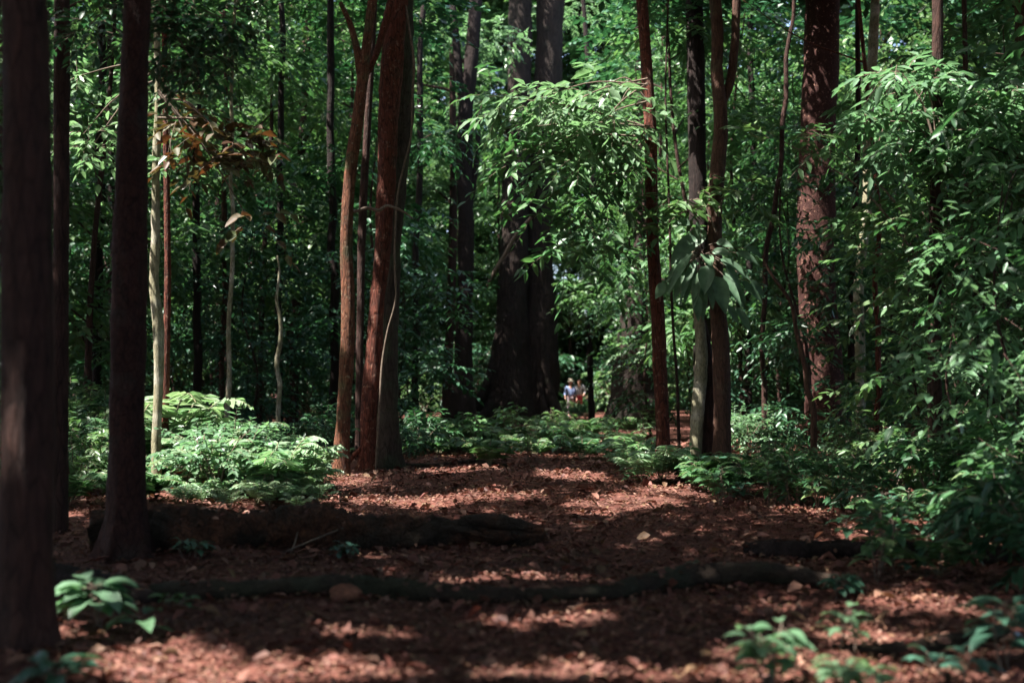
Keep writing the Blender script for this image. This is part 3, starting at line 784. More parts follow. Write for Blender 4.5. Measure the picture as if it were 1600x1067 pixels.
def twig(label, a, b, d0, d1, r):
    A, B = at(*a, d0), at(*b, d1)
    base = A.copy(); mb = MB()
    tube(mb, [A - base, (A + B) / 2 - base + np.array([.015, 0, .01]), B - base], [r, r * .9, r * .5], seg=6, m=10, rough=.08)
    tag(mb.build("stick", B_TWIG, None, loc=base), label, "stick")
twig("short pale stick leaning upright against the rotten log", (453, 868), (467, 818), 10.0, 10.3, .008)
twig("thin brown stick slanting against the front of the rotten log", (435, 866), (560, 815), 10.0, 10.4, .009)
twig("thin stick slanting up from the left part of the rotten log", (292, 852), (350, 782), 10.4, 10.9, .010)
twig("bare pale stick poking up in the shady bushes at right", (1549, 722), (1524, 668), 13.4, 13.2, .012)
twig("pale fallen stick lying in the sunlit clearing behind the wavy brown trunk", (1180, 706), (1228, 702), 25.0, 25.3, .05)

def stone():
    mb = MB(); n, k = 14, 20
    V = [[0, 0, 0]]
    V = []
    for i in range(n):
        f = math.pi * i / (n - 1)
        for j in range(k):
            a = 2 * math.pi * j / k
            r = 1 + .10 * math.sin(2 * a + 1 + f * 2) + .07 * math.sin(3 * a - 2 * f) + .04 * math.sin(5 * a + 4 * f)
            V.append([.115 * r * math.sin(f) * math.cos(a), .08 * r * math.sin(f) * math.sin(a), .062 * r * math.cos(f)])
    mb.add(np.array(V), [[i * k + j, (i + 1) * k + j, (i + 1) * k + (j + 1) % k, i * k + (j + 1) % k] for i in range(n - 1) for j in range(k)])
    g = ground(541, 955)
    o = mb.build("stone", bark_mat("rust stone", (.20, .085, .05), (.10, .042, .028), scale=1.5, bump=.4, stretch=1), None, loc=(g[0], g[1], g[2] + .05))
    tag(o, "rounded rusty brown stone lying against the thin winding branch", "stone")
stone()

build_litter()

# ------------------------------------------------------------------ low plants (one of each kind, then copies)
def fern_proto(nf, R, Hh, lmat, seed):
    r = np.random.default_rng(seed)
    mb, st = MB(), MB()
    for k in range(nf):
        a = 2 * math.pi * (k + r.random() * .7) / nf
        out = np.array([math.cos(a), math.sin(a), 0]); sd = np.array([-out[1], out[0], 0])
        Rk, Hk = R * r.uniform(.7, 1.15), Hh * r.uniform(.7, 1.2)
        s = np.linspace(.0, 1, 17)
        P = out * (Rk * s)[:, None] + np.array([0, 0, 1.]) * (Hk * (1.9 * s - 1.25 * s * s))[:, None] + sd * (.08 * r.normal() * s * s)[:, None]
        prisms(st, P[:-1], P[1:], .006, .005)
        T = nrm(np.gradient(P, axis=0))
        q = slice(3, 17)
        for sg in (-1, 1):
            D = T[q] * .45 + sd * sg + r.normal(0, .1, (14, 3)); D[:, 2] -= .15
            L = Rk * .36 * np.sin(np.pi * (.16 + .80 * s[q])) * r.uniform(.85, 1.15, 14) + .015
            leaves(mb, P[q], D, np.array([0, 0, 1.]) + out * -.3 + r.normal(0, .2, (14, 3)), L, L * .30 + .014, fold=.1, droop=.18)
    return mb, st

def seedling_proto(n, Hh, lL, lW, seed, stems=1):
    """an upright little plant: a stem with whorled broad leaves"""
    r = np.random.default_rng(seed)
    mb, sts = MB(), []
    for q in range(stems):
        st = MB(); sts.append(st)
        b = np.array([r.normal(0, .06), r.normal(0, .06), 0]) * (stems > 1)
        lean = r.normal(0, .15, 2); h = Hh * r.uniform(.75, 1.1)
        top = b + np.array([lean[0] * h, lean[1] * h, h])
        tube(st, [b - np.array([0, 0, .03]), (b + top) / 2 + r.normal(0, .02, 3), top], [.008, .006, .004], seg=6, m=8)
        for k in range(n):
            t = .35 + .65 * (k + .5) / n
            a = k * 2.4 + r.random() * .6
            p = b + (top - b) * t
            d = np.array([math.cos(a), math.sin(a), r.uniform(-.05, .5)])
            pt = p + d * lL * .25
            prisms(st, p[None], pt[None], .004, .003)
            bigleaf(mb, pt, d, np.array([0, 0, 1.]) + r.normal(0, .15, 3), lL * r.uniform(.75, 1.15), lW * r.uniform(.8, 1.15), droop=.35, rows=6)
    return mb, sts

def shrub_proto(n, R, Hh, lL, lW, seed, low=.15, per=9):
    mb, tw = MB(), MB()
    r = np.random.default_rng(seed)
    ns = 7
    for k in range(ns):
        a = 2 * math.pi * k / ns + r.random()
        e = np.array([math.cos(a) * R * .6, math.sin(a) * R * .6, Hh * r.uniform(.6, .95)])
        tube(tw, [np.array([0, 0, -.05]), e * np.array([.35, .35, .55]), e], [.016, .011, .004], seg=5, m=10)
    v = nrm(r.normal(0, 1, (n, 3)))
    kk = r.random(n) ** .5
    O = np.array([0, 0, Hh * (.5 + low / 2)]) + v * kk[:, None] * np.array([R, R, Hh * (.5 - low / 2)])
    D = v * np.array([1, 1, .3]) + r.normal(0, .3, (n, 3)); D[:, 2] += .1
    sprays(mb, O, D, r.uniform(.25, .5, n) * (R + .3) * .8, per, lL, lW, droop=.25, twig=tw, twig_r=.005)
    return mb, tw

def proto(name, label, cat, parts, group=None):
    """parts: [(part name, mb, mat)]; a first plant whose copies are set out below"""
    root = thing(name, label, cat, (0, 0, 0), 0, group)
    for nme, mb, mat in parts: mb.build(nme, mat, root)
    root['unused'] = 1
    return root

def bgtree_proto(name, label, Hh, r0, low, R, n, lL, lW, mat, bark, seed, per=10, cat="tree"):
    r = np.random.default_rng(seed)
    root = thing(name, label, cat)
    tw = MB()
    top = np.array([r.normal(0, .3), r.normal(0, .3), Hh])
    tube(tw, [[0, 0, -.15], top * np.array([.3, .3, .33]) + r.normal(0, .12, 3) * [1, 1, 0], top * .66 + r.normal(0, .15, 3) * [1, 1, 0], top], [r0, r0 * .8, r0 * .6, r0 * .25], seg=9, m=26, rough=.06)
    mb = MB()
    nc = 11
    per_c = n // nc
    for k in range(nc):
        z = low + (Hh - low) * ((k + r.random()) / nc) + .4
        prof = math.sin(math.pi * min(.95, max(.12, (z - low) / (Hh - low + .8)))) ** .6
        a = k * 2.4 + r.random()
        c = np.array([math.cos(a), math.sin(a), 0]) * R * prof * r.uniform(.35, .95) + np.array([0, 0, z])
        b = np.array([0, 0, z - .7]) + top * [1, 1, 0] * (z / Hh)
        tube(tw, [b, (b + c) / 2 + [0, 0, .1], c], [r0 * .35, r0 * .22, .01], seg=5, m=7)
        v = nrm(r.normal(0, 1, (per_c, 3)))
        O = c + v * (r.random(per_c) ** .5)[:, None] * np.array([R * .42, R * .42, .30 + R * .06])
        D = v * [1, 1, .2] + r.normal(0, .25, (per_c, 3)); D[:, 2] -= .05
        sprays(mb, O, D, r.uniform(.5, 1.0, per_c), per, lL, lW, droop=.25, four=False)
    tw.build("trunk", bark, root); mb.build("crown", mat, root)
    root['unused'] = 1
    return root

def put(pr, x, y, sc=1.0, label=None, group=None, dz=0.0, tilt=0.0, rz=None):
    loc = (x, y, float(gz(x, y)) + dz); rz = random.uniform(0, 6.28) if rz is None else rz
    if 'unused' in pr:
        del pr['unused']
        pr.location = loc; pr.rotation_euler = (tilt, tilt * .6, rz); pr.scale = (sc, sc, sc)
        if label: pr['label'] = label
        if group: pr['group'] = group
        return pr
    return dup(pr, loc, rz, sc, label, group, tilt)

FERNS, FERNL = [], []
for i in range(3):
    f, s = fern_proto(8 + i * 2, .60, .80, None, 11 + i)
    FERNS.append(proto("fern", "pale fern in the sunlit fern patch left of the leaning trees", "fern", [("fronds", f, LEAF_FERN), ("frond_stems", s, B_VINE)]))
for i in range(2):
    f, s = fern_proto(9 + i * 2, .6, .5, None, 31 + i)
    FERNL.append(proto("fern", "deep green fern in the low growth at the foot of the giant tree", "fern", [("fronds", f, LEAF), ("frond_stems", s, B_VINE)]))
SEED = []
for i, (mt, n, hh, l, w) in enumerate(((LEAF, 8, .4, .22, .09), (LEAF_TEAL, 9, .35, .2, .1), (LEAF_PALE, 8, .5, .2, .085), (LEAF, 10, .7, .26, .1))):
    f, s = seedling_proto(n, hh, l, w, 51 + i, stems=2 + i % 2)
    SEED.append(proto("seedling", "small broad-leaved seedling", "plant", [("leaves", f, mt)] + [("stem", q, B_TWIG) for q in s]))
SHR = []
for i, (mt, n, R, hh, l, w) in enumerate(((LEAF, 90, .8, 1.4, .17, .075), (LEAF_DEEP, 90, .85, 1.7, .21, .09), (LEAF_DEEP, 70, .7, 1.1, .24, .07), (LEAF, 90, 1.0, 2.1, .22, .085), (LEAF_PALE, 90, .6, .9, .12, .055))):
    f, s = shrub_proto(n, R, hh, l, w, 71 + i)
    SHR.append(proto("shrub", "leafy shrub", "shrub", [("foliage", f, mt), ("branches", s, B_TWIG)]))

# sunlit fern patch on the left
GF = "ferns of the sunlit patch on the left"
for k in range(36):
    px, d = random.uniform(250, 490), random.uniform(14.6, 20)
    if px < 300 and d < 16.6: d += 2.2
    if px > 400 and d > 17.5: d -= 3
    tall = 1.75 - .85 * (px - 258) / 220
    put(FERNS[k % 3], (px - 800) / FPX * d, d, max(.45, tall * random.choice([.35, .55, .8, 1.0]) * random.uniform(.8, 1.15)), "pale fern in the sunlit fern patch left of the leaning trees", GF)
for k in range(11):
    px, d = random.uniform(262, 470), random.uniform(14.8, 19)
    if px < 300 and d < 16.6: d += 2.2
    if px > 400 and d > 17.5: d -= 3
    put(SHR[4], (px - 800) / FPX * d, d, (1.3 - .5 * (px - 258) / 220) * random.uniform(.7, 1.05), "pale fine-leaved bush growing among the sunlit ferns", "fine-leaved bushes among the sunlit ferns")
for px, d, sc in ((300, 17.5, 1.7), (275, 18.2, 1.9), (455, 18.4, 1.4), (320, 19.3, 1.5), (390, 19.8, 1.4), (425, 16.5, 1.2), (350, 16.2, 1.3), (480, 16.8, .9), (285, 17.8, 1.4), (268, 17.4, 1.5), (440, 15.2, .8), (380, 15.0, .8), (340, 18.3, 1.7), (495, 15.5, .7)):
    put(SEED[2], (px - 800) / FPX * d, d, sc, "tall pale broad-leaved seedling rising out of the sunlit fern patch", "broad-leaved seedlings in the fern patch")
for px, d, k, sc in ((118, 15.5, 0, .75), (150, 17, 4, 1.1), (130, 19, 0, .9), (100, 21, 3, .8), (165, 21, 1, .9), (60, 18, 1, .8), (215, 20, 0, .8), (-40, 14, 3, .8)):
    put(SHR[k], (px - 800) / FPX * d, d, sc, "leafy bush seen between the dark trunks at far left", "bushes between the left trunks")
for k in range(10):
    px, d = random.uniform(95, 230), random.uniform(13, 19)
    put(FERNL[k % 2], (px - 800) / FPX * d, d, random.uniform(.7, 1.1), "shaded fern on the ground between the dark left trunks", "shaded ferns between the left trunks")

for k in range(18):
    px, d = random.uniform(250, 505), random.uniform(14.2, 18.5)
    if px > 400 and d > 17: d -= 2.5
    put(SEED[[0, 2, 3][k % 3]], (px - 800) / FPX * d, d, random.uniform(.6, 1.3), "small broad-leaved seedling mixed into the sunlit fern patch", "small seedlings in the fern patch")
f, q = fern_proto(8, .5, .45, None, 19)
for k in range(14):
    px, d = random.uniform(250, 520), random.uniform(13.2, 14.6)
    put(random.choice([FERNS[0], FERNS[1]]), (px - 800) / FPX * d, d, random.uniform(.25, .5), "small stray fern on the litter before the sunlit patch", "stray ferns before the sunlit patch")
DRY = proto("fern", "withered brown fern", "fern", [("fronds", f, LEAF_RUST), ("frond_stems", q, B_VINE)])
for px, d in ((300, 16.3), (405, 14.9), (455, 15.4), (350, 15.0), (270, 18.0)):
    put(DRY, (px - 800) / FPX * d, d, random.uniform(.7, 1.0), "withered brown fern among the pale ones in the sunlit patch", "withered ferns in the sunlit patch")

# low green belt in front of the giant tree
GB = "low plants at the foot of the giant tree"
for k in range(95):
    px, d = random.uniform(625, 1010), random.uniform(20.5, 36)
    if px < 720 and d < 22.5: d += 3
    x = (px - 800) / FPX * d
    pr, lab = random.choice([(FERNL[0], "deep green fern in the low growth before the giant tree"), (FERNL[1], "deep green fern in the low growth before the giant tree"), (SEED[0], "low broad-leaved seedling in the growth before the giant tree"), (SEED[3], "low broad-leaved seedling in the growth before the giant tree"), (SEED[2], "pale low seedling in the growth before the giant tree")])
    put(pr, x, d, random.uniform(.8, 1.35), lab, GB)
for k in range(26):
    px, d = random.uniform(480, 720), random.uniform(22, 34)
    put(random.choice(FERNL + [SHR[2], SHR[1]]), (px - 800) / FPX * d, d, random.uniform(.5, .9), "dim plant in the dark behind the leaning trees", "dim plants behind the leaning trees")
# around the feet of the red, pale and wavy trunks
for k in range(16):
    px, d = random.uniform(975, 1070), random.uniform(16.5, 21)
    put(random.choice([SEED[2], SEED[0], FERNS[0]]), (px - 800) / FPX * d, d, random.uniform(.55, .95), "small bright plant at the foot of the slim red trunk", "small plants at the slim red trunk's foot")
for k in range(26):
    px, d = random.uniform(1065, 1215), random.uniform(13.8, 18.6)
    if px < 1110 and d < 15.5: continue
    put(random.choice([SEED[0], SEED[3], FERNL[0], SEED[1]]), (px - 800) / FPX * d, d, random.uniform(.7, 1.2), "low green plant at the foot of the wavy brown trunk", "low plants at the wavy trunk's foot")
for px, d, sc in ((1165, 23, 1.0), (1185, 24, 1.0), (1150, 24.5, 1.0)):
    put(SHR[4], (px - 800) / FPX * d, d, sc, "small bush bleached by sun in the clearing behind the wavy brown trunk", "sun-bleached bushes in the clearing")

# bush mass on the right
GR = "shrubs of the dark thicket on the right"
for px, d, k, sc in ((1235, 17, 0, .5), (1290, 16, 4, .75), (1350, 17, 0, .7), (1340, 19, 0, .6), (1480, 17.5, 1, .8), (1560, 16.5, 3, .7), (1390, 14.2, 0, .7), (1450, 13, 1, .6),
                     (1530, 12.8, 0, .7), (1600, 12, 3, .6), (1500, 20, 3, .9), (1440, 22, 3, 1.0), (1330, 23, 1, .6), (1220, 21, 2, .7), (1590, 20, 3, 1.1), (1250, 14.4, 2, .6), (1320, 13.4, 2, .6), (1640, 10, 0, .8), (1575, 9.6, 2, .7), (1625, 8.4, 2, .8)):
    put(SHR[k], (px - 800) / FPX * d, d, sc, "dark leafy shrub in the thicket filling the right side", GR)
SAP = []
for i, (h, lo, R, n, l, w, mt) in enumerate(((5.5, .5, 1.4, 80, .25, .10, LEAF), (4.2, .3, 1.25, 70, .17, .07, LEAF), (6.5, .8, 1.6, 90, .28, .10, LEAF), (3.2, .2, 1.1, 55, .21, .085, LEAF_PALE))):
    SAP.append(bgtree_proto("leafy_sapling", "airy leafy sapling of the right thicket", h, .028, lo, R, n, l, w, mt, B_DARK, 400 + i, per=11))
for px, d, k, sc in ((1450, 19, 2, 1.0), (1490, 15, 1, 1.0), (1520, 17, 0, 1.0), (1560, 14.5, 3, 1.05), (1600, 16, 2, 1.0), (1640, 13.5, 0, .9), (1575, 12, 1, .85), (1630, 11, 3, .95), (1500, 13, 3, .7),
                     (1420, 24, 0, 1.1), (1545, 20.5, 2, 1.1), (1630, 19, 2, 1.1), (1680, 14, 2, 1.0), (1700, 11, 0, .9), (1610, 9.3, 3, .6)):
    put(SAP[k], (px - 800) / FPX * d, d, sc, "airy leafy sapling among the branches filling the right side", "airy saplings of the right thicket")
for k in range(34):
    px, d = random.uniform(1200, 1640), random.uniform(8.6, 15)
    if px < 1330 and d < 11.2: continue
    put(random.choice([SEED[0], SEED[1], SEED[3], FERNL[0]]), (px - 800) / FPX * d, d, random.uniform(.6, 1.1), "shaded low plant on the ground under the right thicket", "low plants under the right thicket")

# seedlings near the logs and along the bottom
def seedling(label, px, py, n, hh, l, w, mat, seed, stems=1, sc=1.0):
    f, s = seedling_proto(n, hh, l, w, seed, stems)
    g = ground(px, py)
    root = thing("seedling", label, "plant", g)
    f.build("leaves", mat, root)
    for q in s: q.build("stem", B_TWIG, root)
seedling("sunlit broad-leaved seedling right beside the thick blurred trunk at left", 150, 988, 15, .26, .23, .12, LEAF_PALE, 91, 3)
seedling("drooping two-leaved seedling right of the sunlit seedling near the left trunk", 225, 1002, 5, .19, .21, .09, LEAF_PALE, 92, 1)
seedling("low spreading seedling with dim leaves before the thin mossy branch", 270, 962, 7, .10, .13, .05, LEAF, 93, 2)
seedling("dark teal seedling in the bottom left corner before the thick trunk", 55, 1085, 9, .16, .2, .09, LEAF_TEAL, 94, 2)
seedling("dim teal seedling in front of the middle of the rotten log", 545, 872, 11, .12, .10, .045, LEAF_TEAL, 95, 4)
seedling("dim teal seedling in front of the left part of the rotten log", 300, 878, 11, .14, .12, .05, LEAF_TEAL, 96, 4)
seedling("tiny seedling sprouting behind the right part of the winding branch", 1085, 893, 6, .12, .07, .03, LEAF_TEAL, 97, 2)
seedling("bright blurred seedling at the bottom edge right of the path", 1215, 1075, 12, .30, .16, .075, LEAF_PALE, 98, 4)
seedling("bright yellowish seedling at lower right with long bent leaves", 1325, 1010, 9, .26, .17, .06, LEAF_PALE, 99, 2)
seedling("blurred low seedling at the bottom edge, right of the bright one", 1340, 1085, 10, .16, .15, .07, LEAF_PALE, 100, 3)
seedling("small dim seedling between the two lower right logs", 1310, 930, 12, .14, .13, .055, LEAF_TEAL, 101, 4)
seedling("dark broad-leaved seedling at the right edge near the bottom", 1575, 1030, 11, .35, .22, .09, LEAF_TEAL, 102, 3)
seedling("dark low seedling at the right edge in front of the low branch", 1480, 1060, 8, .16, .17, .06, LEAF_TEAL, 103, 2)
seedling("yellow-green seedling in the shade of the right thicket", 1425, 815, 7, .35, .2, .085, LEAF_PALE, 104, 1)
seedling("bluish seedling with wide leaves in the shade of the right thicket", 1510, 850, 12, .5, .24, .1, LEAF_TEAL, 105, 3)

# ------------------------------------------------------------------ trees of the forest behind
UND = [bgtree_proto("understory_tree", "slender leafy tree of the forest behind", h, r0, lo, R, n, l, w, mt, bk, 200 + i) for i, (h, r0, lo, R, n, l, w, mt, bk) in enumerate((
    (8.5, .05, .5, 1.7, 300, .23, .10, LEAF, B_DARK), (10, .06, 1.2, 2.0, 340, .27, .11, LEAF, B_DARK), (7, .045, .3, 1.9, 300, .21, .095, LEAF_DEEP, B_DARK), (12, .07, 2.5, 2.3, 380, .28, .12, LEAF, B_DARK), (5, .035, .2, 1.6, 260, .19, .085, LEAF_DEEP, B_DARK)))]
TALL = [bgtree_proto("tall_tree", "tall tree of the forest behind", h, r0, lo, R, n, l, w, mt, bk, 300 + i, per=11) for i, (h, r0, lo, R, n, l, w, mt, bk) in enumerate((
    (19, .16, 7, 3.4, 620, .26, .11, LEAF, B_DARK), (23, .2, 9, 3.8, 700, .28, .12, LEAF_PALE, B_DARK), (16, .13, 6, 3.0, 560, .25, .11, LEAF, B_BROWN)))]
GU = "slender leafy trees of the forest behind"
GT = "tall trees of the forest behind"
placed = []
def free(x, y, r):
    if abs(x - .0534 * y) < 1.3 and 22 < y < 59: return False
    if -13 < x < 5.5 and 46.5 < y < 57: return False
    return all((x - a) ** 2 + (y - b) ** 2 > r * r for a, b in placed)
cnt = 0
for k in range(4000):
    if cnt >= 165: break
    y = 22 + 43 * random.random() ** .85
    x = random.uniform(-1, 1) * (.50 * y + 3)
    if y < 27 and -7 < x < 6: continue
    if y < 46 and -.045 * y - 1.2 < x < .09 * y + .6: continue
    if not free(x, y, 1.7): continue
    placed.append((x, y)); cnt += 1
    far = (y - 22) / 43
    i = random.choice([0, 1, 2, 3, 4, 2, 4] if y < 36 else [0, 1, 3, 3, 2])
    put(UND[i], x, y, random.uniform(.85, 1.25) * (1 + .25 * far), "slender leafy tree among many alike in the dim forest behind", GU)
for x, y in ((-7.2, 37.5), (-10.5, 41)):  # two trees added so their crowns shade the giant trunk
    put(TALL[0], x, y, 1.1, "tall crowned tree added in the dim forest behind to shade the giant tree", GT); placed.append((x, y))
cnt = 0
for k in range(4000):
    if cnt >= 62: break
    y = 41 + 34 * random.random()
    x = random.uniform(-1, 1) * (.55 * y + 5)
    if not free(x, y, 2.6): continue
    placed.append((x, y)); cnt += 1
    put(TALL[random.randrange(3)], x, y, random.uniform(.85, 1.15), "tall crowned tree added in the dim forest behind to shade the giant tree", GT)

for k in range(80):
    y = random.uniform(46, 66); x = random.uniform(-1, 1) * (.5 * y + 2)
    if abs(x - .0534 * y) < 1.5 and y < 58: continue
    put(SHR[random.choice([0, 1, 3, 3])], x, y, random.uniform(1.3, 2.4), "bush among many alike under the far trees", "bushes under the far trees")

for k in range(64):  # unseen trees added around the camera to dim the ambient light
    a = math.radians(random.uniform(38, 322)); r = random.uniform(9, 26)
    x, y = math.sin(a) * r, math.cos(a) * r
    if -7 < x < 0 and y > 0: continue
    if abs(x) < .5 * y + 3.5 and y > -2: continue
    if x < 0 and y > -3 and r < 16: continue
    put(UND[[0, 1, 2, 4][k % 4]], x, y, random.uniform(.85, 1.2), "slender unseen leafy tree added outside the picture for shade", "leafy trees added around the viewpoint for shade")

def far_wood():
    mb = MB()
    nc, per = 5600, 16
    y = RNG.uniform(64, 100, nc)
    x = RNG.uniform(-1, 1, nc) * (.5 * y + 14)
    z = .5 + 48 * RNG.random(nc)
    cs = RNG.uniform(1.0, 2.6, nc)
    v = nrm(RNG.normal(0, 1, (nc, per, 3)))
    O = (np.stack([x, y, z], 1)[:, None] + v * (RNG.random((nc, per)) ** .4)[..., None] * cs[:, None, None] * np.array([1, 1, .55])).reshape(-1, 3)
    O[:, 2] = np.maximum(O[:, 2], .2)
    D = (v * [1, 1, .3]).reshape(-1, 3) + RNG.normal(0, .3, (nc * per, 3))
    sprays(mb, O, D, RNG.uniform(.9, 1.8, nc * per), 11, .72, .36, droop=.25, four=True)
    tag(mb.build("far_woods", LEAF), "mass of green foliage closing the view far beyond the trunks", "woods", kind="stuff")
far_wood()

# ------------------------------------------------------------------ forest roof added to dapple the sun: crowns of traced trees and of added ones outside
for x, y in ((-7, 5.5), (-10.5, 11), (-9.5, 19), (-15, 7), (-16, 15.5), (-21, 11), (-19, 22), (-12, 26), (-4.5, -4), (4, -4.5), (-11, -1), (8, 5), (9, 11.5), (13, 19), (17, 13), (13, 26)):  # unseen trees added to carry the shading canopy
    P = np.array([[0, 0, -.1], [.1, 0, 3.], [random.uniform(-.3, .3), .1, 6.], [random.uniform(-.4, .4), 0, 9.8]])
    root = thing("shade_tree", "tall unseen canopy tree added outside the picture for shade", "tree", (x, y, float(gz(x, y))), random.random() * 6, "canopy trees added around the path for shade")
    root.rotation_euler = (0, 0, 0)
    mb = MB(); R = np.array([.2, .17, .15, .12]) * random.uniform(.8, 1.4)
    tube(mb, P, R, seg=14, m=24); boughs(mb, P, R, 5, 2.6, 2.0)
    mb.build("trunk", random.choice([B_DARK, B_BROWN]), root)
    CANOPY.append((root, x, y))

def roof():
    n = 46000
    x = RNG.uniform(-32, 21, n); y = RNG.uniform(-12, 37, n)
    for cnt, x0, x1, y0, y1 in ((1500, -12, -5, -1, 8.5), (1400, -9, -3, 15.5, 20), (1300, 1.5, 7.5, 21, 26.5), (700, 0, 5, 14, 19)):     # extra leaf sprays added overhead to keep trunks shaded
        x = np.concatenate([x, RNG.uniform(x0, x1, cnt)]); y = np.concatenate([y, RNG.uniform(y0, y1, cnt)])
    n = len(x)
    thin = np.clip((y - 26.5) / 8, 0, 1)
    gap = np.sin(x * .83 + 1.3) * np.sin(y * .71 + .4) + .6 * np.sin(x * 1.9 - y * 1.3)  # openings shaped to let sun patches reach the background
    k = (RNG.random(n) > thin * .6) & ~((y > 20.5 - .12 * np.maximum(0, -x)) & (gap > .16))
    x, y = x[k], y[k]
    z = np.where(y < 20, 9.2, 10.5) + RNG.random(len(x)) * 4.8 + .8 * np.sin(x * .9) * np.cos(y * .7)
    k = ~((y > 22) & (np.abs((x + .0) / y - .005) < .06))
    x, y, z = x[k], y[k], z[k]
    O = np.stack([x, y, z], 1)
    D = RNG.normal(0, 1, O.shape) * [1, 1, .25]
    T = np.array([[a, b] for _, a, b in CANOPY])
    own = np.argmin(((O[:, None, :2] - T[None]) ** 2).sum(-1), 1)
    for i, (root, _, _) in enumerate(CANOPY):
        m = own == i
        if m.sum() < 3: continue
        mb = MB()
        base = np.array(root.location)
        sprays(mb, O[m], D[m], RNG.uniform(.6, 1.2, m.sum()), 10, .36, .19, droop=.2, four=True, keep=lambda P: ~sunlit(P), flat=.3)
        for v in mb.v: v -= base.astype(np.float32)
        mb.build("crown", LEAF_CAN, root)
roof()

# ------------------------------------------------------------------ two walkers far down the path
def skinned(name, verts, edges, radii, mat, parent, sub=2, root=0):
    me = bpy.data.meshes.new(name); me.from_pydata([tuple(v) for v in verts], edges, [])
    o = bpy.data.objects.new(name, me); col.objects.link(o); o.parent = parent
    md = o.modifiers.new("skin", 'SKIN'); md.use_smooth_shade = True
    if not me.skin_vertices: pass
    sv = me.skin_vertices[0].data
    for i, r in enumerate(radii):
        r = r if isinstance(r, tuple) else (r, r)
        sv[i].radius = r; sv[i].use_root = (i == root)
    s = o.modifiers.new("sub", 'SUBSURF'); s.levels = sub; s.render_levels = sub
    me.materials.append(mat)
    return o

SKIN = plain("skin", (.42, .23, .16), .55)
CL_BLUE = plain("pale blue cotton", (.15, .21, .36)); CL_WHITE = plain("white cotton", (.24, .235, .25)); CL_PINK = plain("pale pink cotton", (.27, .21, .23))
CL_NAVY = plain("navy nylon", (.02, .03, .07)); CL_RED = plain("dark red cotton", (.30, .02, .04)); HAIR = plain("dark hair", (.03, .02, .016)); HAT = plain("pale straw hat", (.15, .13, .095)); SHOE = plain("grey shoes", (.12, .12, .12))

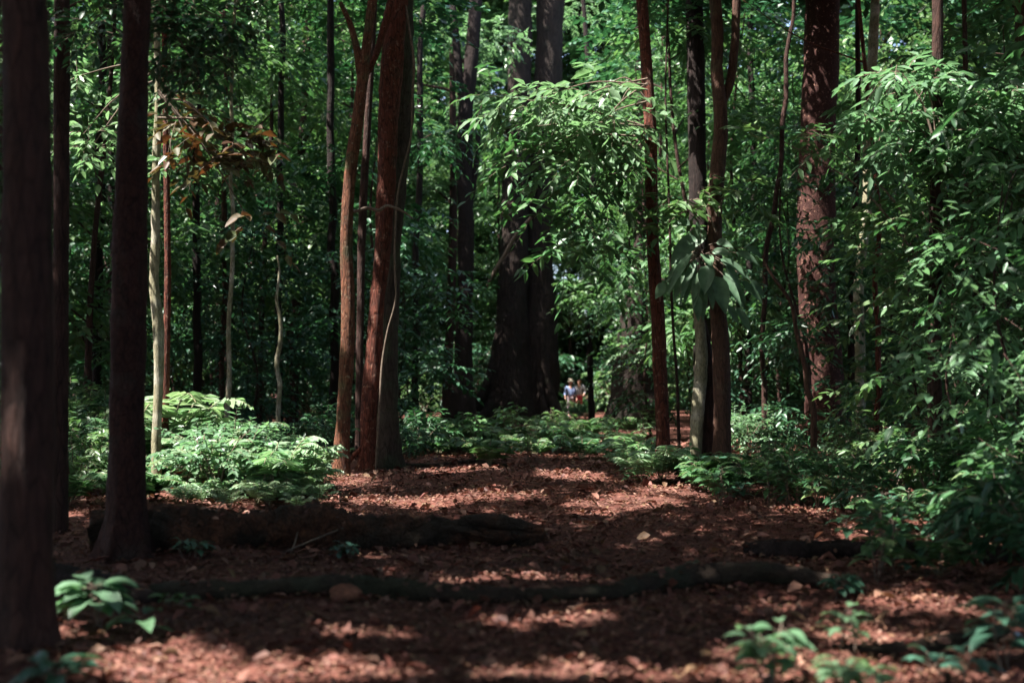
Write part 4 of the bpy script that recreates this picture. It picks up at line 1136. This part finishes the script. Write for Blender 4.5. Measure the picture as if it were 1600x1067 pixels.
def person(label, x, y, rz, arm, shirt, legs, long_legs, hat, pack):
    root = thing("person", label, "person", (x, y, float(gz(x, y))), rz)
    V, E, R = [], [], []
    def add(p, r, par=None):
        V.append(np.array(p, float)); R.append(r)
        if par is not None: E.append((par, len(V) - 1))
        return len(V) - 1
    pel = add((0, 0, .96), (.145, .105)); wst = add((0, 0, 1.12), (.125, .09), pel); ch = add((0, .0, 1.32), (.155, .10), wst); nb = add((0, .01, 1.45), .06, ch)
    hd1 = add((0, -.01, 1.55), (.062, .07), nb); hd2 = add((0, -.012, 1.63), (.078, .092), hd1); add((0, -.005, 1.70), (.068, .08), hd2)
    nose = len(V)
    for s in (-1, 1):
        sh = add((s * .175, 0, 1.40), .058, ch)
        el = add((s * arm[0], arm[1], 1.14), .042, sh); wr = add((s * arm[2], arm[3], arm[4]), .028, el)
        pd = nrm(np.array([s * (arm[2] - arm[0]) * .6, arm[3] - arm[1] - .03, arm[4] - 1.14]))
        pm = add(V[wr] + pd * .07, (.034, .018), wr)
        for f in range(4):
            off = np.array([0, (f - 1.5) * .019, 0]); ln = (.07, .082, .078, .06)[f]
            a = add(V[pm] + pd * .03 + off, .0085, pm); b = add(V[a] + pd * ln * .5 + np.array([-s * .006, 0, 0]), .008, a); add(V[b] + pd * ln * .45 + np.array([-s * .016, 0, 0]), .007, b)
        t1 = add(V[wr] + pd * .04 + np.array([0, -.035, 0]), .010, pm); add(V[t1] + pd * .045 + np.array([0, -.012, 0]), .008, t1)
        st = .10 if s > 0 else -.12
        hp = add((s * .088, 0, .88), .085, pel); kn = add((s * .095, -.02 + st * .4, .49), .056, hp); an = add((s * .095, st, .10), .038, kn); add((s * .10, st - .13, .035), (.035, .026), an)
    skinned("body", V, E, R, SKIN, root)
    mb = MB()   # features of the face
    tube(mb, [(0, -.098, 1.655), (0, -.118, 1.625), (0, -.112, 1.612)], [.008, .014, .010], seg=8, m=8)
    mb.build("nose", SKIN, root)
    for s in (-1, 1):
        mb = MB(); tube(mb, [(s * .032, -.090, 1.655), (s * .032, -.100, 1.655)], [.011, .008], seg=8, m=5); mb.build("eye", CL_WHITE if False else HAIR, root)
        mb = MB(); tube(mb, [(s * .078, .0, 1.60), (s * .088, .005, 1.63), (s * .080, .0, 1.66)], [.010, .018, .010], seg=8, m=8); mb.build("ear", SKIN, root)
    mb = MB(); tube(mb, [(-.024, -.094, 1.578), (0, -.101, 1.574), (.024, -.094, 1.578)], [.004, .007, .004], seg=6, m=8); mb.build("mouth", CL_RED, root)
    mb = MB(); P, F = [], []
    for i in range(8):
        f = i / 7 * 1.75
        for j in range(20):
            a = 2 * math.pi * j / 20
            k = 1 + .02 * math.sin(7 * a)
            P.append((.089 * k * math.sin(f) * math.cos(a), .012 + (.104 if math.sin(a) > 0 else .088) * k * math.sin(f) * math.sin(a), 1.655 + .113 * math.cos(f) - (0 if math.sin(a) > -.2 else -.05 * f / 1.75)))
    for i in range(7):
        for j in range(20): F.append([i * 20 + j, (i + 1) * 20 + j, (i + 1) * 20 + (j + 1) % 20, i * 20 + (j + 1) % 20])
    mb.add(np.array(P), F); mb.build("hair", HAIR, root)
    if hat:
        mb = MB(); prof = [(.19, 1.688), (.17, 1.70), (.105, 1.705), (.10, 1.76), (.085, 1.80), (.01, 1.81)]
        P = [(r * math.cos(2 * math.pi * j / 24), r * math.sin(2 * math.pi * j / 24), z) for r, z in prof for j in range(24)]
        mb.add(np.array(P), [[i * 24 + j, (i + 1) * 24 + j, (i + 1) * 24 + (j + 1) % 24, i * 24 + (j + 1) % 24] for i in range(5) for j in range(24)]); mb.build("sun_hat", HAT, root)
    # clothing: shells grown on the same bones
    G = lambda r, d: tuple(q + d for q in r) if isinstance(r, tuple) else r + d
    idx = [0, 1, 2]; VV = [V[0] + [0, 0, -.04], V[1], V[2], V[2] + [0, 0, .09]]; RR = [(.17, .125), (.15, .11), (.178, .122), (.10, .075)]; EE = [(0, 1), (1, 2), (2, 3)]
    for s in (-1, 1):
        a = len(VV); VV += [np.array([s * .175, 0, 1.405]), np.array([s * arm[0], arm[1], 1.14]), np.array([s * (arm[0] * .35 + arm[2] * .65), arm[1] * .35 + arm[3] * .65, 1.14 * .35 + arm[4] * .65])]
        RR += [.074, .060, .050]; EE += [(2, a), (a, a + 1), (a + 1, a + 2)]
    skinned("shirt", VV, EE, RR, shirt, root)
    VV = [V[0] + [0, 0, .05], V[0] + [0, 0, -.05]]; RR = [(.158, .118), (.165, .12)]; EE = [(0, 1)]
    for s in (-1, 1):
        st = .10 if s > 0 else -.12
        a = len(VV); k = np.array([s * .095, -.02 + st * .4, .49])
        VV += [np.array([s * .09, 0, .84]), k + [0, 0, .06 if not long_legs else 0]]; RR += [.105, .09 if not long_legs else .078]; EE += [(1, a), (a, a + 1)]
        if long_legs: VV.append(np.array([s * .095, st, .13])); RR.append(.062); EE.append((a + 1, a + 2))
    skinned("trousers" if long_legs else "shorts", VV, EE, RR, legs, root)
    for s in (-1, 1):
        st = .10 if s > 0 else -.12
        mb = MB(); tube(mb, [(s * .096, st + .05, .05), (s * .098, st - .05, .045), (s * .10, st - .16, .032), (s * .10, st - .19, .03)], [.045, .046, .042, .02], seg=10, m=12, rough=.02); mb.build("shoe", SHOE, root)
    if pack:
        mb = MB(); tube(mb, [(pack, -.10 if pack else .14, 1.36), (pack * 1.1, -.14, 1.2), (pack * 1.1, -.12, 1.06)], [.05, .085, .06], seg=12, m=12, rough=.03); mb.build("shoulder_bag", CL_NAVY, root)
    return root
PY = 54.0
person("walker in pale blue shirt, pale trousers and sun hat far down the path", (891 - 800) / FPX * PY, PY, .15, (.25, .02, .27, -.10, .92), CL_BLUE, CL_PINK, True, True, .15)
person("walker in white top and dark red shorts just behind the one in pale blue", (905 - 800) / FPX * (PY + 1.2), PY + 1.2, -.2, (.30, .03, .22, -.12, .98), CL_WHITE, CL_RED, False, False, 0)
for px, d, k, sc in ((884, 49, 0, .62), (905, 47, 2, .6), (897, 51, 1, .45), (915, 50, 0, .6)):
    put(SHR[k], (px - 800) / FPX * d, d, sc, 'low bush half hiding the legs of the far walkers', 'low bushes before the far walkers')

# plants whose first copy was never set out are removed
for o in list(bpy.data.objects):
    if 'unused' in o:
        for c in list(o.children): bpy.data.objects.remove(c)
        bpy.data.objects.remove(o)
